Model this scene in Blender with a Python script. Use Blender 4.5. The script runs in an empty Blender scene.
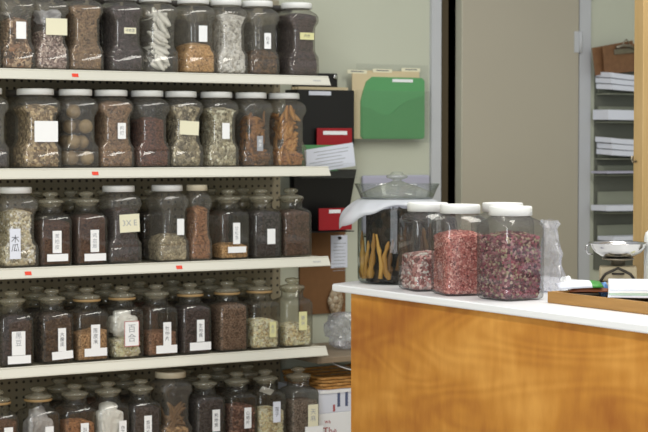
import bpy, bmesh, math, random
import numpy as np
from mathutils import Vector, Matrix, Euler

random.seed(7)
RNG = np.random.default_rng(7)
SC = bpy.context.scene
COL = SC.collection
PI = math.pi

# ------------------------------------------------------------------ camera
F = 1764.0
EYE = 1.45
YAW = math.atan(1764 / 2881)
PITCH = math.atan(70 / 1764.0)
fw = Vector((math.sin(YAW) * math.cos(PITCH), math.cos(YAW) * math.cos(PITCH), -math.sin(PITCH)))
rt = Vector((math.cos(YAW), -math.sin(YAW), 0))
up = rt.cross(fw)
C0 = Vector((0, 0, EYE))
def ray(px, py): return fw + rt * ((px - 324) / F) - up * ((py - 216) / F)
def onY(px, py, Y):
    r = ray(px, py); return C0 + r * (Y / r.y)
def onX(px, py, X):
    r = ray(px, py); return C0 + r * (X / r.x)
def onZ(px, py, Z):
    r = ray(px, py); return C0 + r * ((Z - EYE) / r.z)

cam = bpy.data.cameras.new('camera')
cam.sensor_width = 36.0
cam.lens = 36.0 * F / 648.0
cam.clip_start = 0.05
cam.dof.use_dof = True
cam.dof.focus_distance = 4.85
cam.dof.aperture_fstop = 6.3
co = bpy.data.objects.new('camera', cam)
co.location = C0
co.rotation_euler = (PI / 2 - PITCH, 0, -YAW)
COL.objects.link(co)
SC.camera = co

SC.view_settings.view_transform = 'Standard'
SC.view_settings.look = 'None'
SC.view_settings.gamma = 1.0
SC.view_settings.use_curve_mapping = False
SC.view_settings.exposure = 0.10
SC.cycles.use_denoising = True
SC.cycles.max_bounces = 12
SC.cycles.diffuse_bounces = 5
SC.cycles.glossy_bounces = 4
SC.cycles.transmission_bounces = 8
SC.cycles.transparent_max_bounces = 40
SC.cycles.sample_clamp_indirect = 6.0
SC.cycles.caustics_reflective = False
SC.cycles.caustics_refractive = False

# --------------------------------------------------------------- materials
def lin(c):
    c = c / 255.0
    return c / 12.92 if c <= 0.04045 else ((c + 0.055) / 1.055) ** 2.4
def rgb(h):
    if isinstance(h, str):
        h = (int(h[0:2], 16), int(h[2:4], 16), int(h[4:6], 16))
    return (lin(h[0]), lin(h[1]), lin(h[2]), 1.0)

def new_mat(name):
    m = bpy.data.materials.new(name); m.use_nodes = True
    nt = m.node_tree; nt.nodes.clear()
    out = nt.nodes.new('ShaderNodeOutputMaterial')
    return m, nt, nt.nodes, nt.links, out

def ramp(nd, cols):
    r = nd.new('ShaderNodeValToRGB')
    els = r.color_ramp.elements
    n = len(cols)
    els[0].position = 0; els[0].color = rgb(cols[0])
    els[1].position = 1; els[1].color = rgb(cols[-1])
    for i in range(1, n - 1):
        e = els.new(i / (n - 1)); e.color = rgb(cols[i])
    return r

def plain(name, col, rough=0.5, metal=0.0, spec=0.5, var=0.06, scale=12, bump=0.0, bscale=200):
    """flat paint with a slight real unevenness of tone"""
    m, nt, nd, lk, out = new_mat(name)
    b = nd.new('ShaderNodeBsdfPrincipled')
    b.inputs['Roughness'].default_value = rough
    b.inputs['Metallic'].default_value = metal
    b.inputs['Specular IOR Level'].default_value = spec
    tc = nd.new('ShaderNodeTexCoord')
    nz = nd.new('ShaderNodeTexNoise'); nz.inputs['Scale'].default_value = scale; nz.inputs['Detail'].default_value = 4
    lk.new(tc.outputs['Object'], nz.inputs['Vector'])
    mx = nd.new('ShaderNodeMix'); mx.data_type = 'RGBA'
    c = rgb(col)
    mx.inputs[6].default_value = tuple(x * (1 - var) for x in c[:3]) + (1,)
    mx.inputs[7].default_value = tuple(min(1, x * (1 + var)) for x in c[:3]) + (1,)
    lk.new(nz.outputs['Fac'], mx.inputs[0])
    lk.new(mx.outputs[2], b.inputs['Base Color'])
    if bump:
        n2 = nd.new('ShaderNodeTexNoise'); n2.inputs['Scale'].default_value = bscale
        lk.new(tc.outputs['Object'], n2.inputs['Vector'])
        bp = nd.new('ShaderNodeBump'); bp.inputs['Strength'].default_value = bump; bp.inputs['Distance'].default_value = 0.002
        lk.new(n2.outputs['Fac'], bp.inputs['Height']); lk.new(bp.outputs['Normal'], b.inputs['Normal'])
    lk.new(b.outputs['BSDF'], out.inputs['Surface'])
    return m

def clear(name, tint, edge, haze, hazecol, rough=0.06, ior=1.45, bumpy=0.0, base=0.05):
    """thin clear plastic or glass wall: see-through, Fresnel gloss, tinted where seen edge-on"""
    m, nt, nd, lk, out = new_mat(name)
    lw = nd.new('ShaderNodeLayerWeight'); lw.inputs['Blend'].default_value = 0.35
    mx = nd.new('ShaderNodeMix'); mx.data_type = 'RGBA'
    mx.inputs[6].default_value = rgb(tint); mx.inputs[7].default_value = rgb(edge)
    lk.new(lw.outputs['Facing'], mx.inputs[0])
    tr = nd.new('ShaderNodeBsdfTransparent'); lk.new(mx.outputs[2], tr.inputs['Color'])
    df = nd.new('ShaderNodeBsdfDiffuse'); df.inputs['Color'].default_value = rgb(hazecol)
    tl = nd.new('ShaderNodeBsdfTranslucent'); tl.inputs['Color'].default_value = rgb(hazecol)
    ad = nd.new('ShaderNodeMixShader'); ad.inputs[0].default_value = 0.35
    lk.new(df.outputs[0], ad.inputs[1]); lk.new(tl.outputs[0], ad.inputs[2])
    m1 = nd.new('ShaderNodeMixShader')
    if bumpy:
        tc = nd.new('ShaderNodeTexCoord')
        nz = nd.new('ShaderNodeTexNoise'); nz.inputs['Scale'].default_value = 30; nz.inputs['Detail'].default_value = 5
        lk.new(tc.outputs['Object'], nz.inputs['Vector'])
        mr = nd.new('ShaderNodeMapRange')
        mr.inputs[1].default_value = 0.3; mr.inputs[2].default_value = 0.7
        mr.inputs[3].default_value = haze * 0.5; mr.inputs[4].default_value = min(1, haze * 1.5)
        lk.new(nz.outputs['Fac'], mr.inputs[0]); lk.new(mr.outputs[0], m1.inputs[0])
    else:
        m1.inputs[0].default_value = haze
    lk.new(tr.outputs[0], m1.inputs[1]); lk.new(ad.outputs[0], m1.inputs[2])
    gl = nd.new('ShaderNodeBsdfGlossy'); gl.inputs['Roughness'].default_value = rough
    fr = nd.new('ShaderNodeFresnel'); fr.inputs['IOR'].default_value = ior
    # backfacing-safe Fresnel: use layer weight based curve
    l2 = nd.new('ShaderNodeLayerWeight'); l2.inputs['Blend'].default_value = 0.12
    m2 = nd.new('ShaderNodeMixShader')
    lk.new(l2.outputs['Fresnel'], m2.inputs[0])
    mul = nd.new('ShaderNodeMath'); mul.operation = 'POWER'; mul.inputs[1].default_value = 3.0
    lk.new(lw.outputs['Facing'], mul.inputs[0])
    mad = nd.new('ShaderNodeMath'); mad.operation = 'MULTIPLY_ADD'
    mad.inputs[1].default_value = 0.55; mad.inputs[2].default_value = base
    lk.new(mul.outputs[0], mad.inputs[0])
    lk.new(mad.outputs[0], m2.inputs[0])
    nd.remove(fr); nd.remove(l2)
    lk.new(m1.outputs[0], m2.inputs[1]); lk.new(gl.outputs[0], m2.inputs[2])
    lk.new(m2.outputs[0], out.inputs['Surface'])
    return m

def granular(name, cols, size, core=True, rough=0.7, streak=1.0):
    """cell-coloured surface: each grain its own colour"""
    m, nt, nd, lk, out = new_mat(name)
    b = nd.new('ShaderNodeBsdfPrincipled'); b.inputs['Roughness'].default_value = rough
    b.inputs['Specular IOR Level'].default_value = 0.25
    tc = nd.new('ShaderNodeTexCoord')
    mp = nd.new('ShaderNodeMapping'); mp.inputs['Scale'].default_value = (1, 1, streak)
    lk.new(tc.outputs['Object'], mp.inputs['Vector'])
    vo = nd.new('ShaderNodeTexVoronoi'); vo.inputs['Scale'].default_value = 1.0 / size
    lk.new(mp.outputs['Vector'], vo.inputs['Vector'])
    sp = nd.new('ShaderNodeSeparateColor'); lk.new(vo.outputs['Color'], sp.inputs[0])
    r = ramp(nd, cols); lk.new(sp.outputs[0], r.inputs[0])
    lk.new(r.outputs[0], b.inputs['Base Color'])
    bp = nd.new('ShaderNodeBump'); bp.inputs['Strength'].default_value = 0.9; bp.inputs['Distance'].default_value = size * 0.6
    bp.invert = True
    lk.new(vo.outputs['Distance'], bp.inputs['Height']); lk.new(bp.outputs['Normal'], b.inputs['Normal'])
    lk.new(b.outputs['BSDF'], out.inputs['Surface'])
    return m

def pieces_mat(name, cols, rough=0.6):
    m, nt, nd, lk, out = new_mat(name)
    b = nd.new('ShaderNodeBsdfPrincipled'); b.inputs['Roughness'].default_value = rough
    b.inputs['Specular IOR Level'].default_value = 0.3
    g = nd.new('ShaderNodeNewGeometry')
    r = ramp(nd, cols); lk.new(g.outputs['Random Per Island'], r.inputs[0])
    lk.new(r.outputs[0], b.inputs['Base Color'])
    lk.new(b.outputs['BSDF'], out.inputs['Surface'])
    return m

def fibre(name, cols, scale=60, stretch=(1, 1, 0.15), rough=0.55):
    m, nt, nd, lk, out = new_mat(name)
    b = nd.new('ShaderNodeBsdfPrincipled'); b.inputs['Roughness'].default_value = rough
    tc = nd.new('ShaderNodeTexCoord'); mp = nd.new('ShaderNodeMapping'); mp.inputs['Scale'].default_value = stretch
    oi = nd.new('ShaderNodeObjectInfo')
    lk.new(tc.outputs['Object'], mp.inputs['Vector'])
    nz = nd.new('ShaderNodeTexNoise'); nz.inputs['Scale'].default_value = scale; nz.inputs['Detail'].default_value = 5
    lk.new(mp.outputs[0], nz.inputs['Vector'])
    ad = nd.new('ShaderNodeMath'); ad.operation = 'MULTIPLY_ADD'; ad.inputs[1].default_value = 0.5
    lk.new(oi.outputs['Random'], ad.inputs[0]); 
    sb = nd.new('ShaderNodeMath'); sb.operation = 'SUBTRACT'; sb.inputs[1].default_value = 0.25
    lk.new(nz.outputs['Fac'], sb.inputs[0]); lk.new(sb.outputs[0], ad.inputs[2])
    r = ramp(nd, cols); lk.new(ad.outputs[0], r.inputs[0]); lk.new(r.outputs[0], b.inputs['Base Color'])
    bp = nd.new('ShaderNodeBump'); bp.inputs['Strength'].default_value = 0.5; bp.inputs['Distance'].default_value = 0.002
    lk.new(nz.outputs['Fac'], bp.inputs['Height']); lk.new(bp.outputs['Normal'], b.inputs['Normal'])
    lk.new(b.outputs['BSDF'], out.inputs['Surface'])
    return m

def veneer(name):
    m, nt, nd, lk, out = new_mat(name)
    b = nd.new('ShaderNodeBsdfPrincipled'); b.inputs['Roughness'].default_value = 0.45
    b.inputs['Specular IOR Level'].default_value = 0.35
    tc = nd.new('ShaderNodeTexCoord')
    big = nd.new('ShaderNodeTexNoise'); big.inputs['Scale'].default_value = 3.2; big.inputs['Detail'].default_value = 3
    m1 = nd.new('ShaderNodeMapping'); m1.inputs['Scale'].default_value = (1, 0.8, 1.5)
    lk.new(tc.outputs['Object'], m1.inputs['Vector']); lk.new(m1.outputs[0], big.inputs['Vector'])
    # cathedral figure: contours of a smooth height field
    fig = nd.new('ShaderNodeTexNoise'); fig.inputs['Scale'].default_value = 1.7; fig.inputs['Detail'].default_value = 1; fig.inputs['Distortion'].default_value = 0.6
    m2 = nd.new('ShaderNodeMapping'); m2.inputs['Scale'].default_value = (1, 0.7, 2.2)
    lk.new(tc.outputs['Object'], m2.inputs['Vector']); lk.new(m2.outputs[0], fig.inputs['Vector'])
    mu = nd.new('ShaderNodeMath'); mu.operation = 'MULTIPLY'; mu.inputs[1].default_value = 90
    lk.new(fig.outputs['Fac'], mu.inputs[0])
    sn = nd.new('ShaderNodeMath'); sn.operation = 'SINE'; lk.new(mu.outputs[0], sn.inputs[0])
    fine = nd.new('ShaderNodeTexNoise'); fine.inputs['Scale'].default_value = 55; fine.inputs['Detail'].default_value = 4
    m3 = nd.new('ShaderNodeMapping'); m3.inputs['Scale'].default_value = (.5, .5, 0.16)
    lk.new(tc.outputs['Object'], m3.inputs['Vector']); lk.new(m3.outputs[0], fine.inputs['Vector'])
    a1 = nd.new('ShaderNodeMath'); a1.operation = 'MULTIPLY_ADD'; a1.inputs[1].default_value = 0.035
    lk.new(sn.outputs[0], a1.inputs[0]); lk.new(big.outputs['Fac'], a1.inputs[2])
    a2 = nd.new('ShaderNodeMath'); a2.operation = 'MULTIPLY_ADD'; a2.inputs[1].default_value = 0.34
    lk.new(fine.outputs['Fac'], a2.inputs[0]); lk.new(a1.outputs[0], a2.inputs[2])
    s3 = nd.new('ShaderNodeMath'); s3.operation = 'SUBTRACT'; s3.inputs[1].default_value = 0.17; lk.new(a2.outputs[0], s3.inputs[0])
    r = nd.new('ShaderNodeValToRGB'); e = r.color_ramp.elements
    e[0].position = 0.25; e[0].color = rgb('a8662a'); e[1].position = 0.75; e[1].color = rgb('e2a450')
    x = e.new(0.5); x.color = rgb('c88838')
    lk.new(s3.outputs[0], r.inputs[0]); lk.new(r.outputs[0], b.inputs['Base Color'])
    lk.new(b.outputs['BSDF'], out.inputs['Surface'])
    return m

def pegboard(name):
    m, nt, nd, lk, out = new_mat(name)
    b = nd.new('ShaderNodeBsdfPrincipled'); b.inputs['Roughness'].default_value = 0.6
    tc = nd.new('ShaderNodeTexCoord'); sx = nd.new('ShaderNodeSeparateXYZ'); lk.new(tc.outputs['Object'], sx.inputs[0])
    fs = []
    for ax in (0, 2):
        d = nd.new('ShaderNodeMath'); d.operation = 'DIVIDE'; d.inputs[1].default_value = 0.0254; lk.new(sx.outputs[ax], d.inputs[0])
        f = nd.new('ShaderNodeMath'); f.operation = 'FRACT'; lk.new(d.outputs[0], f.inputs[0])
        s = nd.new('ShaderNodeMath'); s.operation = 'SUBTRACT'; s.inputs[1].default_value = 0.5; lk.new(f.outputs[0], s.inputs[0])
        q = nd.new('ShaderNodeMath'); q.operation = 'POWER'; q.inputs[1].default_value = 2; 
        ab = nd.new('ShaderNodeMath'); ab.operation = 'ABSOLUTE'; lk.new(s.outputs[0], ab.inputs[0]); lk.new(ab.outputs[0], q.inputs[0])
        fs.append(q)
    a = nd.new('ShaderNodeMath'); a.operation = 'ADD'; lk.new(fs[0].outputs[0], a.inputs[0]); lk.new(fs[1].outputs[0], a.inputs[1])
    l = nd.new('ShaderNodeMath'); l.operation = 'LESS_THAN'; l.inputs[1].default_value = 0.034; lk.new(a.outputs[0], l.inputs[0])
    mx = nd.new('ShaderNodeMix'); mx.data_type = 'RGBA'; mx.inputs[6].default_value = rgb('8a8068'); mx.inputs[7].default_value = rgb('2a2418')
    lk.new(l.outputs[0], mx.inputs[0]); lk.new(mx.outputs[2], b.inputs['Base Color'])
    lk.new(b.outputs['BSDF'], out.inputs['Surface'])
    return m

M = {}
M['wall'] = plain('cream_wall_paint', 'c2c5b2', 0.75, var=0.03, scale=3)
M['ceil'] = plain('ceiling_paint', 'dcdcd4', 0.8)
M['floor'] = plain('floor_vinyl', '9a9284', 0.5, var=0.1, scale=6)
M['door'] = plain('door_paint', 'b0a997', 0.55, var=0.025, scale=3)
M['dooredge'] = plain('door_edge_paint', 'cfcdb8', 0.55)
M['casing'] = plain('casing_paint', 'bfc1c3', 0.5, var=0.05, scale=8)
M['brownstop'] = plain('dark_brown_stop', '463a24', 0.6)
M['black'] = plain('unlit_room_black', '050505', 0.95, spec=0.0)  # the unlit store room's darkness is put into this near-black colour
M['steel_cream'] = plain('cream_enamel', 'cfcdc0', 0.4, var=0.03, scale=10)
M['shelf_top'] = plain('worn_cream_enamel', 'bdb7a2', 0.5, var=0.1, scale=20)
M['peg'] = pegboard('pegboard')
M['upright'] = plain('upright_enamel', '9a927c', 0.5)
M['sticker'] = plain('orange_red_sticker', 'e2442a', 0.6)
M['white_plastic'] = plain('white_plastic', 'f0f1ee', 0.4, var=0.02)
M['cream_plastic'] = plain('cream_plastic', 'd9ceb4', 0.45, var=0.03)
M['paper'] = plain('white_paper', 'f1f2f2', 0.8, var=0.02)
M['bluepaper'] = plain('cool_white_paper', 'dfe3ee', 0.8, var=0.03)
M['creampaper'] = plain('cream_paper', 'e6e2c6', 0.8, var=0.04)
M['yellowpaper'] = plain('pale_yellow_paper', 'd9d6a0', 0.8, var=0.04)
M['ink'] = plain('ink', '54575e', 0.7)
M['greyink'] = plain('grey_ink', 'a0a3a8', 0.7)
M['redink'] = plain('red_ink', 'b05050', 0.7)
M['laminate'] = plain('white_laminate', 'f4f5f7', 0.35, var=0.01)
M['veneer'] = veneer('orange_maple_veneer')
M['blackplastic'] = plain('black_plastic', '0e0d0c', 0.45)
M['redcard'] = plain('red_card', '9c0a18', 0.6, var=0.05)
M['greencard'] = plain('green_card', '58975f', 0.5, var=0.04)
M['greenflap'] = plain('green_card_flap', '5da066', 0.5, var=0.04)
M['manila'] = plain('manila_card', 'd6c59e', 0.7, var=0.05)
M['cork'] = plain('brown_board', '7a5532', 0.85, var=0.12, scale=40, bump=0.3)
M['lavender'] = plain('pale_lavender_plastic', 'b4b3c4', 0.4)
M['metal'] = plain('brushed_steel', 'c8c8c8', 0.18, metal=1.0, var=0.03)
M['dullmetal'] = plain('dull_metal', '8c8474', 0.4, metal=0.8, var=0.15, scale=40)
M['tanmetal'] = plain('tan_enamel', 'a39679', 0.5, var=0.12, scale=40)
M['darkmetal'] = plain('dark_metal', '3a352e', 0.4, metal=0.6)
M['postwood'] = fibre('pale_pine', ['94784a', 'ae905c', 'bea070'], 40, (1, 1, 0.1))
M['traywood'] = fibre('honey_wood', ['86602f', 'a67c42', 'bf9860'], 45, (1, 0.12, 1))
M['clipwood'] = fibre('hardboard', ['63452c', '7a5638', '8a6644'], 50, (1, 1, 1))
M['sorter'] = plain('grey_green_plastic', '8d9080', 0.5, var=0.05)
M['sleeve'] = plain('green_tinted_sleeve', 'b4cbb8', 0.3)
M['sorterback'] = plain('shaded_grey_back', '686a60', 0.7)  # shade beneath the trays is darkened into the back plate's colour
M['greenpack'] = plain('green_packet', '3f8f3a', 0.4)
M['bluepack'] = plain('blue_packet', '6f9fd8', 0.4)
M['brownpack'] = plain('reddish_brown', '8a4a26', 0.5)
M['boxblue'] = plain('navy_print', '56607e', 0.6)
M['wicker'] = fibre('wicker', ['7a4c20', 'c08a48', 'e0b270'], 60, (1, 1, 1))
M['tabletop'] = plain('grey_brown_board', '8b7b66', 0.6, var=0.08, scale=30)
M['cardboard'] = plain('brown_carton', '9b7648', 0.8)
M['gasket'] = plain('tan_gasket', 'a5875a', 0.6)
M['pet'] = clear('clear_plastic', 'f7f6f3', 'aca9a0', 0.095, 'e0dcd2', 0.08)
M['petclear'] = clear('clear_counter_plastic', 'f5f5f4', 'aeb0ae', 0.045, 'e4e4e6', 0.06)
M['glass'] = clear('jar_glass', 'f6f5f0', '9c988c', 0.05, 'dcd8cc', 0.05)
M['lidglass'] = clear('lid_glass', 'f4f3ec', 'c4c0ae', 0.26, 'f2ecd6', 0.05)
M['bigglass'] = clear('big_jar_glass', 'f6f8f6', '9aa29c', 0.015, 'd0d4d0', 0.04, base=.02)
M['bag'] = clear('clear_bag', 'fafafd', 'd4d8e4', 0.24, 'fafbff', 0.10, bumpy=1)
M['sheet'] = clear('milky_sheet', 'f4f6fa', 'e0e4ec', 0.62, 'f4f6fb', 0.25)
M['rimglass'] = clear('rim_glass', 'fbfcfb', 'd4d8d6', 0.02, 'd8dcd8', 0.05)
M['domeglass'] = clear('dome_glass', 'f6f8f6', 'c0c6be', 0.22, 'e0e2d8', 0.06)
M['acrylic'] = clear('acrylic', 'fefefe', 'f6f8f8', 0.012, 'e4e6e4', 0.05, base=.02)
M['innerbag'] = clear('white_inner_bag', 'f0f0f4', 'd8d8e0', 0.75, 'f0f0f6', 0.3, bumpy=1)

# ------------------------------------------------------------ mesh helpers
def link(name, me, mats, parent=None):
    o = bpy.data.objects.new(name, me)
    if not isinstance(mats, (list, tuple)): mats = [mats]
    if len(me.materials) == 0:
        for m in mats: me.materials.append(m)
    COL.objects.link(o)
    if parent is not None: o.parent = parent
    return o

def bm_obj(name, bm, mats, parent=None, smooth=False):
    me = bpy.data.meshes.new(name)
    bmesh.ops.recalc_face_normals(bm, faces=bm.faces[:])
    if smooth:
        for f in bm.faces: f.smooth = True
    bm.to_mesh(me); bm.free()
    return link(name, me, mats, parent)

def add_box(bm, c, s, bev=0.0, rot=None, mi=0):
    r = bmesh.ops.create_cube(bm, size=1.0)
    vs = r['verts']
    mat = Matrix.Translation(c) @ (rot.to_4x4() if rot is not None else Matrix.Identity(4)) @ Matrix.Diagonal((s[0], s[1], s[2], 1))
    bmesh.ops.transform(bm, matrix=mat, verts=vs)
    fs = list({f for v in vs for f in v.link_faces})
    for f in fs: f.material_index = mi
    if bev:
        es = list({e for v in vs for e in v.link_edges})
        bmesh.ops.bevel(bm, geom=es, offset=bev, segments=2, affect='EDGES', profile=0.5)
    return vs

def box(name, c, s, mat, parent=None, bev=0.0, rot=None):
    bm = bmesh.new(); add_box(bm, c, s, bev, rot)
    return bm_obj(name, bm, mat, parent)

def add_loft(bm, rings, cap0=True, cap1=True, closed=True, mi=0, smooth=True):
    rows = [[bm.verts.new(p) for p in ring] for ring in rings]
    n = len(rows[0])
    for a, b in zip(rows[:-1], rows[1:]):
        for i in range(n if closed else n - 1):
            j = (i + 1) % n
            f = bm.faces.new((a[i], a[j], b[j], b[i])); f.material_index = mi; f.smooth = smooth
    if cap0:
        f = bm.faces.new(list(reversed(rows[0]))); f.material_index = mi
    if cap1:
        f = bm.faces.new(rows[-1]); f.material_index = mi
    return rows

def add_prism(bm, poly, axis, a, b, mi=0):
    """extrude a 2-D polygon (the two other axes, in order) along axis from a to b"""
    def P(q, t):
        if axis == 0: return (t, q[0], q[1])
        if axis == 1: return (q[0], t, q[1])
        return (q[0], q[1], t)
    return add_loft(bm, [[P(q, a) for q in poly], [P(q, b) for q in poly]], mi=mi, smooth=False)

def rsq(wx, wy, r, z, n=5, cx=0, cy=0):
    r = min(r, wx, wy)
    pts = []
    for k, (sx, sy) in enumerate(((1, 1), (-1, 1), (-1, -1), (1, -1))):
        for i in range(n + 1):
            a = k * PI / 2 + i / n * PI / 2
            pts.append((cx + sx * (wx - r) + r * math.cos(a), cy + sy * (wy - r) + r * math.sin(a), z))
    return pts

def lathe(name, prof, mat, parent=None, n=32, loc=(0, 0, 0), cap0=True, cap1=True):
    bm = bmesh.new()
    rings = [[(loc[0] + r * math.cos(2 * PI * i / n), loc[1] + r * math.sin(2 * PI * i / n), loc[2] + z) for i in range(n)] for r, z in prof]
    add_loft(bm, rings, cap0, cap1)
    o = bm_obj(name, bm, mat, parent)
    return o

def add_tube(bm, pts, rad, n=8, mi=0, caps=True):
    pts = [Vector(p) for p in pts]
    rings = []
    u = None
    for i, p in enumerate(pts):
        t = (pts[min(i + 1, len(pts) - 1)] - pts[max(i - 1, 0)]).normalized()
        if u is None:
            u = t.orthogonal().normalized()
        else:
            u = (u - t * u.dot(t)).normalized()
        w = t.cross(u)
        r = rad[i] if isinstance(rad, (list, tuple)) else rad
        rings.append([p + (u * math.cos(2 * PI * k / n) + w * math.sin(2 * PI * k / n)) * r for k in range(n)])
    add_loft(bm, rings, caps, caps, mi=mi)

def thing(name, label, cat, loc=(0, 0, 0), rz=0.0, group=None):
    o = bpy.data.objects.new(name, None)
    o.empty_display_size = 0.05
    COL.objects.link(o)
    o.location = loc; o.rotation_euler = (0, 0, rz)
    o['label'] = label; o['category'] = cat
    if group: o['group'] = group
    return o

def tag(o, label=None, cat=None, group=None, kind=None):
    if label: o['label'] = label
    if cat: o['category'] = cat
    if group: o['group'] = group
    if kind: o['kind'] = kind
    return o

def struct(o, label=None):
    o['kind'] = 'structure'
    if label: o['label'] = label
    return o

def text_mesh(name, lines, size, mat, parent, loc, vertical=True, rot=0.0, spacing=1.05):
    """writing facing -Y: each string of `lines` is one row, stacked downwards from loc's centre"""
    verts, faces = [], []
    n = len(lines)
    for k, s in enumerate(lines):
        cu = bpy.data.curves.new('txt', 'FONT')
        cu.body = s; cu.size = size; cu.align_x = 'CENTER'; cu.align_y = 'CENTER'; cu.resolution_u = 1
        to = bpy.data.objects.new('txt', cu); COL.objects.link(to)
        bpy.context.view_layer.update()
        dg = bpy.context.evaluated_depsgraph_get()
        me = bpy.data.meshes.new_from_object(to.evaluated_get(dg))
        zc = ((n - 1) / 2 - k) * size * spacing
        b = len(verts)
        verts += [(v.co.x, 0, v.co.y + zc) for v in me.vertices]
        faces += [tuple(b + i for i in p.vertices) for p in me.polygons]
        bpy.data.objects.remove(to); bpy.data.curves.remove(cu); bpy.data.meshes.remove(me)
    me = bpy.data.meshes.new(name)
    me.from_pydata(verts, [], faces); me.update()
    o = link(name, me, mat, parent)
    o.location = loc
    o.rotation_euler = (0, rot, 0)
    return o

# ---------------------------------------------------------- pieces in bulk
def ico():
    bm = bmesh.new(); bmesh.ops.create_icosphere(bm, subdivisions=1, radius=1)
    v = np.array([x.co[:] for x in bm.verts]); f = np.array([[y.index for y in x.verts] for x in bm.faces]); bm.free()
    return v, f
def octa():
    v = np.array([(1, 0, 0), (-1, 0, 0), (0, 1, 0), (0, -1, 0), (0, 0, 1), (0, 0, -1)], float)
    f = np.array([(0, 2, 4), (2, 1, 4), (1, 3, 4), (3, 0, 4), (2, 0, 5), (1, 2, 5), (3, 1, 5), (0, 3, 5)])
    return v, f
ICO, OCT = ico(), octa()

def rand_rot(n):
    q = RNG.normal(size=(n, 4)); q /= np.linalg.norm(q, axis=1)[:, None]
    w, x, y, z = q.T
    return np.stack([np.stack([1 - 2 * (y * y + z * z), 2 * (x * y - z * w), 2 * (x * z + y * w)], 1),
                     np.stack([2 * (x * y + z * w), 1 - 2 * (x * x + z * z), 2 * (y * z - x * w)], 1),
                     np.stack([2 * (x * z - y * w), 2 * (y * z + x * w), 1 - 2 * (x * x + y * y)], 1)], 1)

def contents_mesh(name, prof, level, spec, floor=0.006, mound=0.012, tilt=0.0):
    """a filling: a body of grains up to `level` with loose pieces over its surface"""
    size = np.array(spec['size']) * 0.5
    hs = float(size.max())
    inset = 0.004 + hs
    zs = np.unique(np.concatenate([np.linspace(.0045, level, 13)]))
    def ring(z, k=1.0, dz=0.0):
        wx, wy, r = prof(z)
        return [(x * k, y * k, z + dz + tilt * x) for x, y, _ in rsq(max(.005, wx - inset), max(.005, wy - inset), max(.004, r - inset * 0.7), z, 3)]
    rings = [ring(z) for z in zs]
    for p in rings[0:1]:
        rings[0] = [(x, y, zs[0]) for x, y, _ in p]
    for k, m in ((0.8, .45), (0.5, .8), (0.2, 1.0)):
        rings.append([(x, y, z + random.uniform(-.15, .15) * mound) for x, y, z in ring(level, k, m * mound)])
    bm = bmesh.new(); add_loft(bm, rings)
    bmesh.ops.triangulate(bm, faces=[f for f in bm.faces if len(f.verts) > 4])
    for v in bm.verts:
        pass
    bmesh.ops.recalc_face_normals(bm, faces=bm.faces[:])
    bm.verts.index_update()
    cv = np.array([v.co[:] for v in bm.verts]); cf = [[v.index for v in f.verts] for f in bm.faces]
    bm.free()
    n = spec.get('n', 0)
    allv, allf = [cv], [list(f) for f in cf]
    mats = [0] * len(cf)
    if n:
        pos = []
        nt = int(n * 0.2)
        for i in range(n - nt):
            z = floor + hs + random.random() * max(.001, level - floor - 2 * hs * .5)
            wx, wy, r = prof(z)
            L = rsq(max(.005, wx - inset), max(.005, wy - inset), max(.004, r - inset * .7), z, 3)
            # walk the outline by length
            seg = random.random() * 4
            side = int(seg); t = seg - side
            a = L[(side * 4 + 3) % 16]; b = L[((side + 1) * 4) % 16]
            if random.random() < 0.12:
                q = L[side * 4 + random.randint(0, 3)]
            else:
                q = (a[0] * (1 - t) + b[0] * t, a[1] * (1 - t) + b[1] * t)
            pos.append((q[0], q[1], z + tilt * q[0]))
        for i in range(nt):
            wx, wy, r = prof(level)
            a, b = random.uniform(-1, 1), random.uniform(-1, 1)
            x, y = a * (wx - inset) * .97, b * (wy - inset) * .97
            if r > .6 * wx and math.hypot(x, y) > wx - inset:
                q_ = (wx - inset) / math.hypot(x, y); x *= q_; y *= q_
            pos.append((x, y, level + mound * (1 - max(abs(a), abs(b))) + tilt * x))
        pos = np.array(pos)
        bv, bf = ICO if spec.get('shape', 'blob') == 'blob' else OCT
        sc = size[None, :] * RNG.uniform(.7, 1.0, (n, 1))
        V = bv[None] * sc[:, None, :]
        if spec.get('shape') != 'blob':
            V = V * RNG.uniform(.8, 1.0, V.shape)
        V = np.einsum('nij,nkj->nki', rand_rot(n), V) + pos[:, None, :]
        base = len(cv)
        k = bv.shape[0]
        Fc = (bf[None] + (np.arange(n) * k)[:, None, None] + base).reshape(-1, 3)
        allv.append(V.reshape(-1, 3)); allf += Fc.tolist()
        mats += [1] * len(Fc)
    verts = np.concatenate(allv)
    me = bpy.data.meshes.new(name)
    me.from_pydata(verts.tolist(), [], allf)
    me.polygons.foreach_set('material_index', mats)
    if spec.get('smooth', True):
        me.polygons.foreach_set('use_smooth', [True] * len(mats))
    me.update()
    return me

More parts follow.
